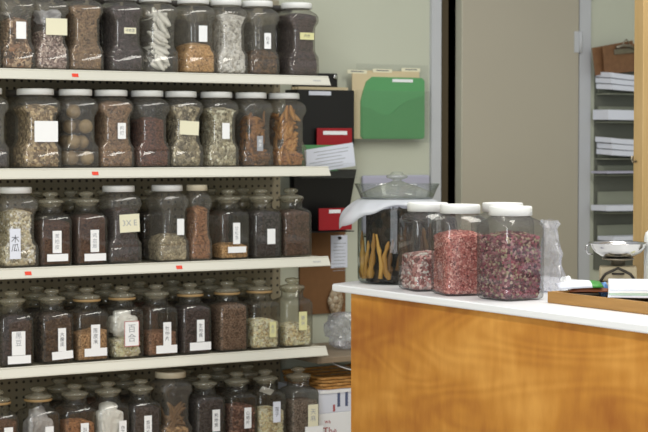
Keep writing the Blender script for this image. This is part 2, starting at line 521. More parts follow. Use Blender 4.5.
# each filling: piece size in metres, colours, how many loose pieces
def gain(h, g, sat=0.0):
    out = ''
    for i in (0, 2, 4):
        c = [lin(int(h[q:q + 2], 16)) for q in (0, 2, 4)]
        y = .3 * c[0] + .6 * c[1] + .1 * c[2]
        v = (c[i // 2] * (1 - sat) + y * sat) * g
        v = min(1, v); v = v * 12.92 if v <= .0031308 else 1.055 * v ** (1 / 2.4) - .055
        out += '%02x' % int(round(min(.97, v) * 255))
    return out
def S(size, cols, n, shape='blob', core=None, grain=None, streak=1.0, rough=.7):
    cols = [gain(c, 1.62, .14) for c in cols]
    cols = [gain(cols[0], .45)] + cols + [gain(cols[-1], 1.5), gain(cols[1], .6)]
    return dict(size=size, cols=cols, n=n, shape=shape, core=core or cols, grain=grain or max(size), streak=streak, rough=rough)
FILL = {
 'chips':   S((.016, .009, .004), ['4a3524', '6a4c34', '8a6444', '58402e', '9c8468'], 700, 'flake'),
 'fluff':   S((.014, .008, .004), ['b0aca0', 'c8c4ba', 'a09c90', 'd8d4cc'], 700, 'flake'),
 'mauve':   S((.010, .007, .005), ['5e4a44', '806a64', '9a8580', '6c5650', 'a89890'], 900),
 'granule': S((.007, .005, .004), ['5c4630', '785e40', '8f7450', '6a5238'], 1500),
 'plum':    S((.006, .005, .004), ['241a1a', '32282a', '2c2022', '403436'], 900),
 'golden':  S((.006, .005, .003), ['96703e', 'b48c54', 'c49e64', 'a07846'], 1600),
 'flakes':  S((.012, .010, .003), ['aaa6a0', 'cac6c0', 'dcd9d4', '96928c', 'bcb8b2'], 1200, 'flake'),
 'brown':   S((.010, .006, .004), ['3a2a1c', '5a402a', '7a5a38', '4a3624'], 1000, 'flake'),
 'maroon':  S((.005, .004, .004), ['2a1e20', '382a2c', '40302e'], 900),
 'olive':   S((.012, .007, .004), ['6a573e', '846c4c', '564630', '94805e', 'a08c6a'], 1000, 'flake'),
 'seed':    S((.007, .005, .004), ['5e4632', '7c6046', '8f7252', '6b5038'], 1500),
 'rust':    S((.008, .006, .005), ['42241c', '5c3426', '6e4230', '4e2c22'], 1100),
 'leaf':    S((.013, .008, .003), ['5e5642', '7a7058', '908468', '4a4234', '9e947a'], 1200, 'flake'),
 'paleleaf':S((.011, .006, .003), ['766e56', '8e866a', 'a49a7c', '645c46', 'b4ab92'], 1400, 'flake'),
 'darkbark':S((.022, .010, .004), ['54361c', '7c5228', 'a07038', '3e2a18'], 420, 'flake'),
 'orange':  S((.020, .009, .004), ['70451e', '96622c', 'b07a3e', '825426'], 420, 'flake'),
 'bean':    S((.014, .009, .006), ['948868', 'aea284', 'c2b898', '7e7256', 'cec4aa'], 800),
 'redbrown':S((.006, .005, .004), ['35221c', '472e26', '54382e', '402a20'], 900),
 'night':   S((.014, .011, .005), ['241a18', '35282a', '46383a', '2c2020'], 700, 'flake'),
 'beige':   S((.012, .006, .004), ['80745c', '9c9074', 'b0a68a', '6e644e'], 1000, 'flake'),
 'copper':  S((.007, .006, .004), ['6b452a', '8a5c38', 'a07044', '7a5030'], 1500),
 'tan':     S((.004, .004, .003), ['82603a', '9a7448', 'a88254'], 500),
 'char':    S((.005, .004, .004), ['242022', '302c2e', '3c3638'], 700),
 'umber':   S((.006, .005, .004), ['3e2c24', '503a2e', '60463a', '483228'], 1300),
 'purple':  S((.008, .006, .005), ['241c1e', '322a2c', '3c3032'], 900),
 'darkbean':S((.014, .011, .009), ['30241e', '44342a', '554234', '2a1e1a'], 500),
 'powder':  S((.003, .003, .003), ['7a5a3a', '8c6a46', '96744e'], 300),
 'cocoa':   S((.003, .003, .003), ['5c3e2e', '6c4a38', '765440'], 300),
 'sand':    S((.003, .003, .003), ['4e3a2c', '604838', '6c5444'], 700),
 'creamseed': S((.011, .008, .005), ['c2b086', 'd6c6a0', 'e0d2b4', '8a7656', 'ccbc96'], 900),
 'creamslice': S((.020, .014, .003), ['c4b898', 'd2c8b0', 'ddd5c4', 'b4a888'], 400, 'flake'),
 'redbean': S((.015, .012, .010), ['5a3c34', '7a5648', '8e6a5a', '482e28'], 500),
 'greynut': S((.004, .004, .003), ['544a44', '645850', '6e625a'], 500),
 'tanbark': S((.018, .010, .005), ['6a4e30', '8a6a42', '9c7a50'], 300, 'flake'),
 'darkback': S((.010, .008, .005), ['1e1814', '2c241e', '3a3028'], 300, 'flake'),
 'pinkgran': S((.012, .010, .008), ['8a5650', 'a8706a', 'c08c84', '744440', 'd0a49c'], 700),
 'pink':    S((.0075, .006, .005), ['8e463e', 'a5584e', 'b46a60', '843e36', 'c27e72'], 3200, grain=.007),
 'rose':    S((.0135, .0115, .0105), ['4e222c', '703842', '8a525a', '602a36', '9a6a70', 'a08e74', '7a6c50', '401a24', '763642'], 2000, grain=.012),
 'darkherb': S((.03, .014, .006), ['14100c', '241a10', '3a2a18', '1c150f'], 300, 'flake'),
}
FM = {}
def fill_mats(key):
    if key not in FM:
        s = FILL[key]
        FM[key] = (granular('fill_' + key, s['core'], max(.004, s['grain'] * .9)), pieces_mat('piece_' + key, s['cols']))
    return FM[key]

def interp(prof):
    zs = [p[0] for p in prof]
    def f(z):
        if z <= zs[0]: return prof[0][1:]
        for a, b in zip(prof[:-1], prof[1:]):
            if a[0] <= z <= b[0]:
                t = (z - a[0]) / max(1e-6, b[0] - a[0])
                return tuple(a[i] * (1 - t) + b[i] * t for i in (1, 2, 3))
        return prof[-1][1:]
    return f

# (z, half width, half depth, corner radius)
GRIP = [(0, .058, .058, .016), (.0035, .0625, .0625, .018), (.009, .064, .064, .018), (.050, .064, .064, .018), (.0525, .0622, .0622, .018),
        (.055, .064, .064, .018), (.060, .0636, .064, .018), (.066, .0612, .0638, .018), (.074, .0540, .063, .017), (.083, .0490, .063, .016), (.094, .0475, .063, .016),
        (.152, .0475, .063, .016), (.162, .0490, .063, .016), (.170, .0540, .063, .017), (.178, .0608, .0638, .018), (.184, .0632, .064, .018), (.190, .064, .064, .019),
        (.200, .0635, .0635, .022), (.209, .0605, .0605, .028), (.217, .055, .055, .040), (.2225, .0495, .0495, .0495), (.226, .0475, .0475, .0475),
        (.238, .0475, .0475, .0475)]
CAN = [(0, .052, .052, .010), (.003, .0562, .0562, .013), (.008, .0575, .0575, .013), (.140, .0575, .0575, .013), (.150, .0562, .0562, .016),
       (.158, .052, .052, .026), (.163, .0455, .0455, .040), (.166, .042, .042, .042), (.172, .0405, .0405, .0405), (.186, .0405, .0405, .0405),
       (.190, .0445, .0445, .0445), (.194, .0450, .0450, .0450)]
CJAR = [(0, .060, .060, .018), (.004, .067, .067, .021), (.010, .070, .070, .022), (.040, .070, .070, .022), (.0425, .0682, .0682, .022), (.045, .070, .070, .022),
        (.193, .070, .070, .022), (.203, .0688, .0688, .024), (.213, .0645, .0645, .034), (.220, .057, .057, .052), (.2245, .0525, .0525, .0525), (.234, .0525, .0525, .0525)]

def scaled(prof, kx, kz=1.0):
    return [(z * kz, wx * kx, wy * kx, r * kx) for z, wx, wy, r in prof]

def jar_body(name, prof, mat, parent):
    bm = bmesh.new()
    add_loft(bm, [rsq(wx, wy, r, z, 5) for z, wx, wy, r in prof], True, False)
    return bm_obj(name, bm, mat, parent)

def screw_lid(z0, r, h, mat, parent, name='lid'):
    bm = bmesh.new()
    n = 72
    rings = []
    for k, (rr, z) in enumerate([(r, 0), (r, h * .8), (r * .985, h * .93), (r * .95, h), (r * .80, h), (r * .78, h * .94)]):
        ring = []
        for i in range(n):
            q = rr - (0.0009 if (i % 2 and k < 2) else 0)
            ring.append((q * math.cos(2 * PI * i / n), q * math.sin(2 * PI * i / n), z0 + z))
        rings.append(ring)
    add_loft(bm, rings)
    return bm_obj(name, bm, mat, parent)

def add_label(parent, Yf_local, cx, cz, w, h, paper, lines, inkmat=None, size=None, rot=0.0, border=None):
    o = box('paper_label', (0, 0, 0), (w, .0006, h), paper, parent)
    o.location = (cx, Yf_local - .0010, cz); o.rotation_euler = (0, rot, 0)
    if border:
        bm = bmesh.new()
        for c, s in (((0, 0, h / 2 - .001), (w, .0004, .002)), ((0, 0, -h / 2 + .001), (w, .0004, .002)), ((w / 2 - .001, 0, 0), (.002, .0004, h)), ((-w / 2 + .001, 0, 0), (.002, .0004, h))):
            add_box(bm, c, s)
        b = bm_obj('label_border', bm, border, o); b.location = (0, -.0006, 0)
    if lines:
        sz = size or min(w * .55, h / (len(lines) * 1.25))
        text_mesh('lettering', lines, sz, inkmat or M['ink'], o, (0, -.0007, 0))
    return o

# ------------------------------------------------------------------- shelf
LIPY = 5.096
SHX1 = 3.136
SHX0 = 1.45
SZ = [1.686, 1.381, 1.076, 0.771, 0.466]
BACKY = 5.45
WALLY = 5.52

unit = thing('shelving_unit', 'cream metal store shelving unit with pegboard back holding rows of herb jars', 'shelving', ((SHX0 + SHX1) / 2, 5.27, 0))
UX, UY = (SHX0 + SHX1) / 2, 5.27
box('back_panel', (0, BACKY + .010 - UY, .98), (SHX1 - SHX0 + .04, .012, 1.93), M['peg'], unit)
for x in (SHX0 - .02, SHX1 + .012):
    bm = bmesh.new(); add_box(bm, (x - UX, BACKY + .035 - UY, .99), (.03, .03, 1.96), .003)
    bm_obj('upright', bm, M['upright'], unit)
box('base_deck', (0, 0, .12), (SHX1 - SHX0, .34, .24), M['steel_cream'], unit, .004)
names_price = {0: [(75, 76)], 1: [(95, 172)], 2: [(28, 274), (179, 265)]}
for k, z in enumerate(SZ):
    x1 = SHX1 if k != 3 else 3.126
    bm = bmesh.new()
    zz = z - .003
    poly = [(LIPY + .006 - UY, zz), (BACKY - UY, zz), (BACKY - UY, zz - .012), (LIPY + .03 - UY, zz - .026), (LIPY + .006 - UY, zz - .026)]
    add_prism(bm, poly, 0, SHX0 - UX, x1 - UX)
    sh = bm_obj('shelf', bm, M['shelf_top'], unit)
    bm = bmesh.new()
    y = LIPY - UY
    prof = [(y + .005, z - .004), (y + .004, z), (y - .001, z + .0005), (y - .003, z - .002), (y - .0025, z - .005), (y - .005, z - .0065), (y - .0155, z - .026),
            (y - .0185, z - .028), (y - .019, z - .031), (y - .015, z - .0325), (y - .010, z - .029), (y + .005, z - .026)]
    add_prism(bm, prof, 0, SHX0 - UX, x1 - UX)
    rail = bm_obj('price_rail', bm, M['steel_cream'], sh)
    ang = math.atan2(.0105, .0195)
    for (px, py) in names_price.get(k, []):
        p = onY(px, py, LIPY - .010)
        st = box('price_sticker', (0, 0, 0), (.021, .0006, .012), M['sticker'], rail)
        st.location = (p.x - UX, y - .0118, z - .0165); st.rotation_euler = (-ang, 0, random.uniform(-.03, .03))
    if k in (0, 2):
        bm = bmesh.new()
        for q in range(5):
            add_box(bm, (-.012 + q * .006, 0, 0), (.003, .0004, .005))
        st = bm_obj('stamp_mark', bm, M['greyink'], rail)
        st.location = (x1 - .05 - UX, y - .0112, z - .0165); st.rotation_euler = (-ang, 0, 0)

# -------------------------------------------------------------- shelf jars
ROWN = ['top shelf', 'second shelf', 'third shelf', 'fourth shelf', 'lowest shelf']
def fill(jar, prof, level, key, label, cat='dried herbs', name=None, mound=.012, tilt=0.0):
    me = contents_mesh(name or 'dried_herb', interp(prof), level, FILL[key], mound=mound, tilt=tilt)
    a, b = fill_mats(key)
    me.materials.append(a); me.materials.append(b)
    o = bpy.data.objects.new(name or 'dried_herb', me); COL.objects.link(o)
    o.location = jar.location; o.rotation_euler = jar.rotation_euler
    o.location.z += .0005
    tag(o, label, cat, None, 'stuff')
    return o

def jar_centre(typ, xl, xr, dy, half, lc):
    if lc is not None: return onY(lc, 200, LIPY + dy + half).x
    return (onY(xl, 200, LIPY + dy).x + onY(xr, 200, LIPY + dy).x) / 2
SPEC = []
def SJ(key, *a, **k): SPEC.append((key, a, k))
def shelf_jar(row, typ, xl, xr, lev, key, desc, fdesc, labels=(), lidcol=None, dy=.014, name=None, rz=None, level=None, gasket=False, kz=1.0, mound=.012, tilt=0.0, half=None, cx=None, lc=None):
    Yf = LIPY + dy
    zs = SZ[row]
    nom = .064 if typ == 'grip' else .0575
    if half is None: half, cx = .0540, jar_centre(typ, xl, xr, dy, .0540, lc)
    k = half / nom
    prof = scaled(GRIP if typ == 'grip' else CAN, k, kz)
    hw = nom * k
    loc = (cx, Yf + hw, zs + .0003)
    rz = random.uniform(-.02, .02) if rz is None else rz
    if typ == 'grip':
        t = thing('plastic_jar', desc, 'jar', loc, rz, 'grip jars on the shelves')
        jar_body('body', prof, M['pet'], t)
        screw_lid(.2275 * kz, .0560 * min(k, 1.08), .0195, M[lidcol or 'white_plastic'], t)
    else:
        t = thing('glass_canister', desc, 'jar', loc, rz, 'square glass canisters on the shelves')
        jar_body('body', prof, M['glass'], t)
        zt = .194 * kz
        st = lathe('stopper', [(.030 * k, -.012), (.0385 * k, -.004), (.0385 * k, .0012), (.0455 * k, .0014), (.046 * k, .006), (.043 * k, .010), (.030 * k, .0135), (.016 * k, .0165), (.014 * k, .0185),
                   (.020 * k, .021), (.0255 * k, .0255), (.026 * k, .030), (.022 * k, .0345), (.012 * k, .037), (.002, .0376)], M['lidglass'], t, 28, (0, 0, zt))
        if gasket:
            lathe('gasket', [(.0452 * k, -.008), (.0464 * k, -.007), (.0464 * k, -.0015), (.0452 * k, -.0005)], M['gasket'], t, 28, (0, 0, zt), False, False)
    if key:
        if level is None:
            level = onY((xl + xr) / 2, lev, Yf).z - zs
        level = max(.02, min(level, (.205 if typ == 'grip' else .150) * kz))
        level = max(.02, min(level, ((.212 if typ == 'grip' else .158) - mound) * kz))
        fill(t, prof, level, key, fdesc, mound=mound, tilt=tilt)
    pf = interp(prof)
    for L in labels:
        x0, x1, y0, y1, paper, lines = L[:6]
        opt = L[6] if len(L) > 6 else {}
        p0, p1 = onY(x0, y0, Yf), onY(x1, y1, Yf)
        cz = (p0.z + p1.z) / 2 - zs
        add_label(t, -max(pf(z)[1] for z in (cz, p0.z - zs, p1.z - zs)), (p0.x + p1.x) / 2 - cx, cz, p1.x - p0.x, p0.z - p1.z, M[paper], lines, **opt)
    return t, prof, hw, cx, Yf + hw

W, BP, CP, YP = 'paper', 'bluepaper', 'creampaper', 'yellowpaper'
R0, R1, R2, R3, R4 = 0, 1, 2, 3, 4
J = {}
# top shelf
SJ('1a', R0, 'grip', -30, 5, 0, 'fluff', 'plastic jar of pale fluffy herb cut by the left edge, top shelf', 'pale fluffy herb in the leftmost jar on the top shelf', level=.19)
SJ('1b', R0, 'grip', 6, 37, 21, 'chips', 'plastic jar of brown chips with torn white label, top shelf', 'brown flat chips in a jar at the left of the top shelf', [(16, 26, 21.5, 39, W, None)])
SJ('1c', R0, 'grip', 38.5, 71.5, 33, 'mauve', 'plastic jar with wide cream label and a white bag over mauve bits, top shelf', 'mauve brown bits under a white bag on the top shelf', [(45.5, 67, 18, 35.5, CP, None)])
SJ('1d', R0, 'grip', 72.5, 104.5, 8, 'granule', 'unlabelled plastic jar full of brown granules, top shelf', 'brown granules filling an unlabelled jar on the top shelf')
SJ('1e', R0, 'grip', 113, 145.5, 5, 'plum', 'plastic jar of dark plum grains with a small label near its middle, top shelf', 'dark plum grains with a small label in front, top shelf', [(124, 136, 27.5, 34, CP, ['半枝莲'], {'size': .011})])
SJ('1f', R0, 'grip', 148, 180, 0, None, 'plastic jar of long white slices without a label, top shelf', '')
SJ('1g', R0, 'grip', 186, 218, 46, 'golden', 'plastic jar half full of golden grains, label above them, top shelf', 'golden brown grains half filling a jar on the top shelf', [(198.5, 207, 25.5, 42, W, None)])
SJ('1h', R0, 'grip', 219.5, 250, 17, 'flakes', 'unlabelled plastic jar of pale grey flakes, top shelf', 'pale grey flakes in a jar on the top shelf')
SJ('1i', R0, 'grip', 251.5, 281, 53, 'brown', 'plastic jar one third full of dark brown flakes, top shelf', 'dark brown flakes at the bottom of a jar on the top shelf', [(264.5, 271, 33, 49, W, ['白', '术'])], lc=257.5)
SJ('1j', R0, 'grip', 290, 320.5, 10, 'maroon', 'plastic jar of maroon grains with yellow label, at the right end of the top shelf', 'maroon grains in the last jar of the top shelf', [(300, 314, 32.5, 40, YP, ['丹参'], {'size': .012})], lc=296.5)
# second shelf
SJ('2a', R1, 'grip', -24, 9, 150, 'char', 'nearly empty grey plastic jar cut by the left edge, second shelf', 'dark grit at the bottom of the leftmost jar, second shelf')
SJ('2b', R1, 'grip', 28, 62, 108, 'olive', 'plastic jar of olive brown shavings behind a big square white label', 'olive brown shavings in the jar with the big square label', [(34.5, 58, 121, 142, W, ['', '', ''])], lc=36, wide=0.066)
SJ('2c', R1, 'grip', 68, 103, 0, None, 'plastic jar holding large round brown nuts, second shelf', '', lc=76)
SJ('2d', R1, 'grip', 103.5, 135.5, 98, 'seed', 'plastic jar brimful of brown seeds with a narrow label, second shelf', 'brown seeds filling a jar on the second shelf', [(118, 126, 123, 139, W, ['枸', '杞'], {'inkmat': M['greyink']})], lc=111.5)
SJ('2e', R1, 'grip', 144, 173.5, 121, 'rust', 'unlabelled plastic jar of rust brown bits, second shelf', 'rust brown bits in an unlabelled jar on the second shelf', lc=147.5)
SJ('2f', R1, 'grip', 173.5, 205, 108, 'leaf', 'plastic jar of dull green leaf with torn cream label, second shelf', 'dull green cut leaf behind a torn cream label', [(180, 199, 121, 135, CP, None, {'rot': .05})], lc=181)
SJ('2g', R1, 'grip', 209, 241, 111, 'paleleaf', 'plastic jar of pale green leaf with narrow white label, second shelf', 'pale green cut leaf behind a narrow white label', [(222, 229.5, 123, 139, W, None)], lc=216.5)
SJ('2h', R1, 'grip', 242.5, 274, 0, 'darkbark', 'plastic jar of dark bark curls with a clear sticker, second shelf', 'dark bark chips, next to last jar of the second shelf', [(257, 263, 136, 151, 'greyink', ['桂', '皮'], {'inkmat': M['paper']})], level=.045, lc=251)
SJ('2i', R1, 'grip', 278.5, 309, 0, 'orange', 'plastic jar of orange bark strips at the right end of the second shelf', 'orange bark chips in the last jar of the second shelf', level=.04, lc=284)
# third shelf
SJ('3a', R2, 'grip', 6, 40, 214, 'bean', 'plastic jar of pale beans with handwritten tall label, leftmost on the third shelf', 'pale green beans in the leftmost jar of the third shelf', [(10, 21, 229, 259, BP, ['木', '瓜'], {'size': .026})], lc=15)
SJ('3b', R2, 'canister', 41, 73, 224, 'redbrown', 'glass canister of dark brown herb, left of the pair with matching labels, third shelf', 'dark brown herb, left canister of the pair on the third shelf', [(52.5, 61.5, 231, 253, W, ['黄', '柏', '皮'], {'inkmat': M['greyink']}), (47, 68, 254.5, 261, W, None)])
SJ('3c', R2, 'canister', 77, 109, 218, 'redbrown', 'glass canister of dark red-brown herb beside the jar with a cream square label, third shelf', 'dark red-brown herb, right canister of the pair on the third shelf', [(90.5, 99, 230, 252, W, ['鸡', '血', '藤'], {'inkmat': M['greyink']}), (84.5, 106, 254, 260.5, W, None)])
SJ('3d', R2, 'grip', 112, 144, 212, 'night', 'plastic jar of blackish slices with cream square handwritten label', 'blackish slices behind the cream square label', [(119.5, 139.5, 214.5, 232, CP, ['3X E'], {'size': .026, 'inkmat': M['greyink'], 'rot': -.04})], lc=118.5)
SJ('3e', R2, 'grip', 163.5, 195, 238, 'beige', 'plastic jar half full of beige shreds, middle of the third shelf', 'beige shreds half filling a jar on the third shelf', [(177, 184, 219, 235, W, None)], lc=167.5)
SJ('3f', R2, 'grip', 196, 221, 210, 'copper', 'narrow plastic jar of copper grains under a cream lid, third shelf', 'copper brown grains under the cream lid', lidcol='cream_plastic', lc=196, wide=0.041)
SJ('3g', R2, 'canister', 221.5, 250.5, 247, 'tan', 'glass canister with a thin layer of tan bits and two labels, third shelf', 'thin layer of tan bits in a canister on the third shelf', [(233, 240, 223, 244, W, ['甘', '松', '香'], {'inkmat': M['greyink']}), (228, 246, 247, 252.5, W, None)])
SJ('3h', R2, 'canister', 254, 283.5, 214, 'char', 'glass canister of charcoal grains with one blank label, third shelf', 'charcoal grains in the canister with one blank label', [(267, 275, 229, 244, W, None)])
SJ('3i', R2, 'canister', 285.5, 312.5, 212, 'umber', 'unlabelled glass canister full of brown grains at the right end of the third shelf', 'brown grains filling the last canister of the third shelf')
# fourth shelf
SJ('4a', R3, 'canister', 1, 34, 318, 'purple', 'glass canister of purple-black heap, leftmost on the fourth shelf', 'purple-black heap in the leftmost canister of the fourth shelf', [(12, 25.5, 332, 355, W, ['黑', '豆', ''], {'inkmat': M['greyink'], 'size': .022}), (8, 31, 356.5, 363, W, None)], mound=.03)
SJ('4b', R3, 'canister', 41, 74.5, 316, 'darkbean', 'glass canister of dark brown beans, second from left on the fourth shelf', 'dark brown beans in a canister on the fourth shelf', [(58, 66, 328.5, 351, W, ['大', '腹', '皮']), (52, 73, 352, 358.5, W, None, {'rot': -.04})])
SJ('4c', R3, 'canister', 77, 109.5, 333, 'powder', 'glass canister two thirds full of tan powder, fourth shelf', 'tan powder in a canister on the fourth shelf', [(91, 100, 325, 348, W, ['陈', '皮', '末']), (84.5, 107, 349, 355.5, W, None)], gasket=True, mound=.004, tilt=.12)
SJ('4d', R3, 'canister', 112, 145.5, 342, 'creamslice', 'glass canister of white slices behind a red-bordered label', 'cream slices at the bottom of the canister with the red-bordered label', [(124, 139, 321.5, 346, W, ['百', '合'], {'border': M['redink'], 'inkmat': M['greyink']})], gasket=True)
SJ('4e', R3, 'canister', 147, 179.5, 333, 'cocoa', 'glass canister half full of cocoa brown powder with two labels, fourth shelf', 'cocoa brown powder half filling a canister', [(163, 171, 322.5, 345, W, ['杜', '仲', '片']), (156, 177, 346, 352.5, W, None)], mound=.004)
SJ('4f', R3, 'canister', 181.5, 213.5, 310, 'plum', 'glass canister of plum dark grains between two brown-filled canisters, fourth shelf', 'plum dark grains in a two-label canister on the fourth shelf', [(197, 204.5, 320, 341.5, W, ['生', '地', '黄']), (190, 211, 343, 349.5, W, None)], gasket=True)
SJ('4g', R3, 'canister', 217, 252, 303, 'sand', 'unlabelled glass canister brimful of fine brown grains, fourth shelf', 'fine brown grains filling an unlabelled canister', gasket=True)
SJ('4h', R3, 'canister', 253, 281.5, 323, 'creamseed', 'glass canister half full of cream seeds with a faint label, fourth shelf', 'cream seeds, left of the two half full canisters', [(269.5, 276, 322, 337, YP, ['冬', '瓜'], {'inkmat': M['greyink']})], gasket=True)
SJ('4i', R3, 'canister', 285, 315, 327, 'creamseed', 'glass canister half full of cream seeds at the right end of the fourth shelf', 'cream seeds in the last canister of the fourth shelf', [(299, 307, 312, 330, YP, ['薏', '米'], {'inkmat': M['greyink']})])
# lowest shelf in view
SJ('5a', R4, 'canister', -14, 17, 424, 'umber', 'glass canister cut by the left edge on the lowest shelf', 'brown grains in the leftmost canister of the lowest shelf', [(4, 13, 428, 450, W, None)], gasket=True)
SJ('5b', R4, 'canister', 27, 60, 0, None, 'glass canister stuffed with a pinkish white bag, lowest shelf', '', [(45, 53.5, 427, 449, W, None)], gasket=True)
SJ('5c', R4, 'canister', 64, 97, 425, 'copper', 'glass canister of orange-brown grains on the lowest shelf', 'orange-brown grains in a canister on the lowest shelf', [(81, 89, 423.5, 446, W, ['当', '归', '尾'])])
SJ('5d', R4, 'canister', 98, 130, 0, None, 'glass canister stuffed with a bright white bag, lowest shelf', '', [(119, 126.5, 421, 444, W, ['白', '芷', '片'])])
SJ('5e', R4, 'canister', 134, 160, 410, 'char', 'glass canister of black grains beside the cream-lidded jar, lowest shelf', 'black grains beside the cream-lidded jar, lowest shelf', [(144.5, 152, 416, 439, W, ['首', '乌', '片'])])
SJ('5f', R4, 'grip', 161, 191, 0, 'tanbark', 'plastic jar with cream lid and tan bark sticks, lowest shelf', 'tan bark chips in the cream-lidded jar', lidcol='cream_plastic', level=.06, dy=.02, lc=169.5)
SJ('5g', R4, 'canister', 195, 228, 400, 'char', 'tall-labelled glass canister of charcoal herb right of the cream-lidded jar', 'charcoal herb right of the cream-lidded jar', [(212.5, 220, 410, 431, W, ['熟', '地', '黄'])])
SJ('5h', R4, 'canister', 230.5, 257.5, 409, 'redbean', 'glass canister of reddish brown nuggets, lowest shelf', 'reddish brown nuggets in a canister on the lowest shelf', [(244, 251, 408, 428, W, ['山', '楂', '片'])])
SJ('5i', R4, 'canister', 259, 287, 412, 'creamseed', 'glass canister of cream nuts topped by a white scrap, lowest shelf', 'cream nuts in a canister on the lowest shelf', [(273, 280.5, 402, 422, BP, ['莲', '子'])])
SJ('5j', R4, 'canister', 290.5, 322, 402, 'greynut', 'glass canister of grey-brown powder at the right end of the lowest shelf', 'grey-brown powder in the last canister of the lowest shelf', [(308, 318, 405, 426, CP, ['天', '麻'], {'inkmat': M['greyink']}), (305, 323, 427, 433, W, None)], mound=.004)

# jar widths: as wide as the neighbours leave room for
for row in range(5):
    row_ = [q for q in SPEC if q[1][0] == row]
    info = []
    for key, a, k in row_:
        nom = .0600 if a[1] == 'grip' else .0545
        h = k.pop('wide', nom)
        info.append([h, jar_centre(a[1], a[2], a[3], k.get('dy', .014), h, k.get('lc'))])
    for it in range(6):
        for p_, q_ in zip(info[:-1], info[1:]):
            over = p_[0] + q_[0] + .0022 - (q_[1] - p_[1])
            if over > 0:
                f_ = (p_[0] + q_[0] - over) / (p_[0] + q_[0])
                if f_ < .93:          # nudge apart as well as slimming
                    p_[1] -= over * .3; q_[1] += over * .3
                    over *= .4; f_ = (p_[0] + q_[0] - over) / (p_[0] + q_[0])
                p_[0] *= f_; q_[0] *= f_
    for (key, a, k), (h, c_) in zip(row_, info):
        J[key] = shelf_jar(*a, half=h, cx=c_, **k)

# second row of canisters behind, seen through the gaps
M['darklid'] = plain('dark_lid_plastic', '3c3833', 0.5)
front = {r: [(J[k][3], k) for k, a, _ in SPEC if a[0] == r] for r in range(5)}
what = {'1b': 'the brown chips', '1c': 'the white bag jar', '1d': 'the brown granules', '1e': 'the plum grains', '1f': 'the white slices', '1g': 'the golden grains', '1h': 'the pale grey flakes',
        '1i': 'the dark brown flakes', '1j': 'the maroon grains',
        '2b': 'the big square label', '2c': 'the round nuts', '2d': 'the brimful brown seeds', '2e': 'the rust brown bits', '2f': 'the torn cream label', '2g': 'the pale green leaf', '2h': 'the bark curls', '2i': 'the orange bark',
        '3b': 'the left dark canister', '3c': 'the right dark canister', '3d': 'the cream square label', '3e': 'the beige shreds', '3g': 'the thin tan layer', '3h': 'the blank label',
        '4b': 'the dark beans', '4c': 'the tan powder', '4d': 'the red-bordered label', '4e': 'the cocoa powder', '4f': 'the plum dark grains', '4g': 'the fine brown grains', '4h': 'the faint label',
        '5c': 'the orange-brown grains', '5d': 'the bright white bag', '5e': 'the black grains', '5g': 'the charcoal herb', '5h': 'the reddish nuggets', '5i': 'the cream nuts'}
BK = ['darkback', 'darkback', 'rust', 'darkback', 'char']
n_ = 0
for r in range(5):
    prev = -9
    for cx_, k_ in front[r]:
        if k_ not in what: continue
        typ = 'grip' if r < 2 else 'canister'
        h_ = .0585 if r < 2 else .054
        cx_ = max(cx_ + .012, prev + 2 * h_ + .003)
        if cx_ + h_ > SHX1 - .004: continue
        prev = cx_
        n_ += 1
        shelf_jar(r, typ, 0, 0, 0, BK[n_ % 5], 'back row jar of dark herb behind %s, %s' % (what[k_], ROWN[r]), 'dark herb in the back row jar behind %s, %s' % (what[k_], ROWN[r]),
                  level=.175 if r < 2 else .145, dy=.165, half=h_, cx=cx_, lidcol='darklid')

# white bag inside jars, nuts, slices, bark: separate things
def crumple(name, loc, size, mat, label, cat, seed=0, sub=4, amp=.22, prof=None):
    bm = bmesh.new(); bmesh.ops.create_icosphere(bm, subdivisions=sub, radius=1.0)
    rs = np.random.default_rng(seed)
    dirs = rs.normal(size=(26, 3)); dirs /= np.linalg.norm(dirs, axis=1)[:, None]
    am = rs.uniform(-1, 1, 26) * amp
    for v in bm.verts:
        d = np.array(v.co[:]); k = 1.0
        for q, a in zip(dirs, am):
            t = float(d @ q)
            k += a * max(0, 1 - abs(t) * 3.2)
        k = max(.45, min(1.12, k)) / 1.12
        v.co = Vector((math.copysign(abs(d[0]) ** .75, d[0]) * size[0] * k, math.copysign(abs(d[1]) ** .75, d[1]) * size[1] * k, (math.copysign(abs(d[2]) ** .8, d[2])) * size[2] * k))
    zmin = min(v.co.z for v in bm.verts)
    for v in bm.verts: v.co.z -= zmin
    if prof is not None:
        pf, z0 = prof
        for v in bm.verts:
            wx, wy, r = pf(v.co.z + z0 + .0005)
            lim = min(wx, wy) - .006
            if v.co.z + z0 > .132 and pf(.18)[0] < .045: lim = .031; r = 1
            if r > lim * .8:
                q = math.hypot(v.co.x, v.co.y)
                if q > lim: v.co.x *= lim / q; v.co.y *= lim / q
            else:
                v.co.x = max(-lim, min(lim, v.co.x)); v.co.y = max(-lim, min(lim, v.co.y))
    from mathutils import noise as mnoise
    for v in bm.verts:
        q = 1 - .16 * abs(mnoise.noise(v.co * 55)) - .08 * abs(mnoise.noise(v.co * 120))
        v.co.x *= q; v.co.y *= q
    o = bm_obj(name, bm, mat, None)
    o.location = loc
    tag(o, label, cat)
    return o

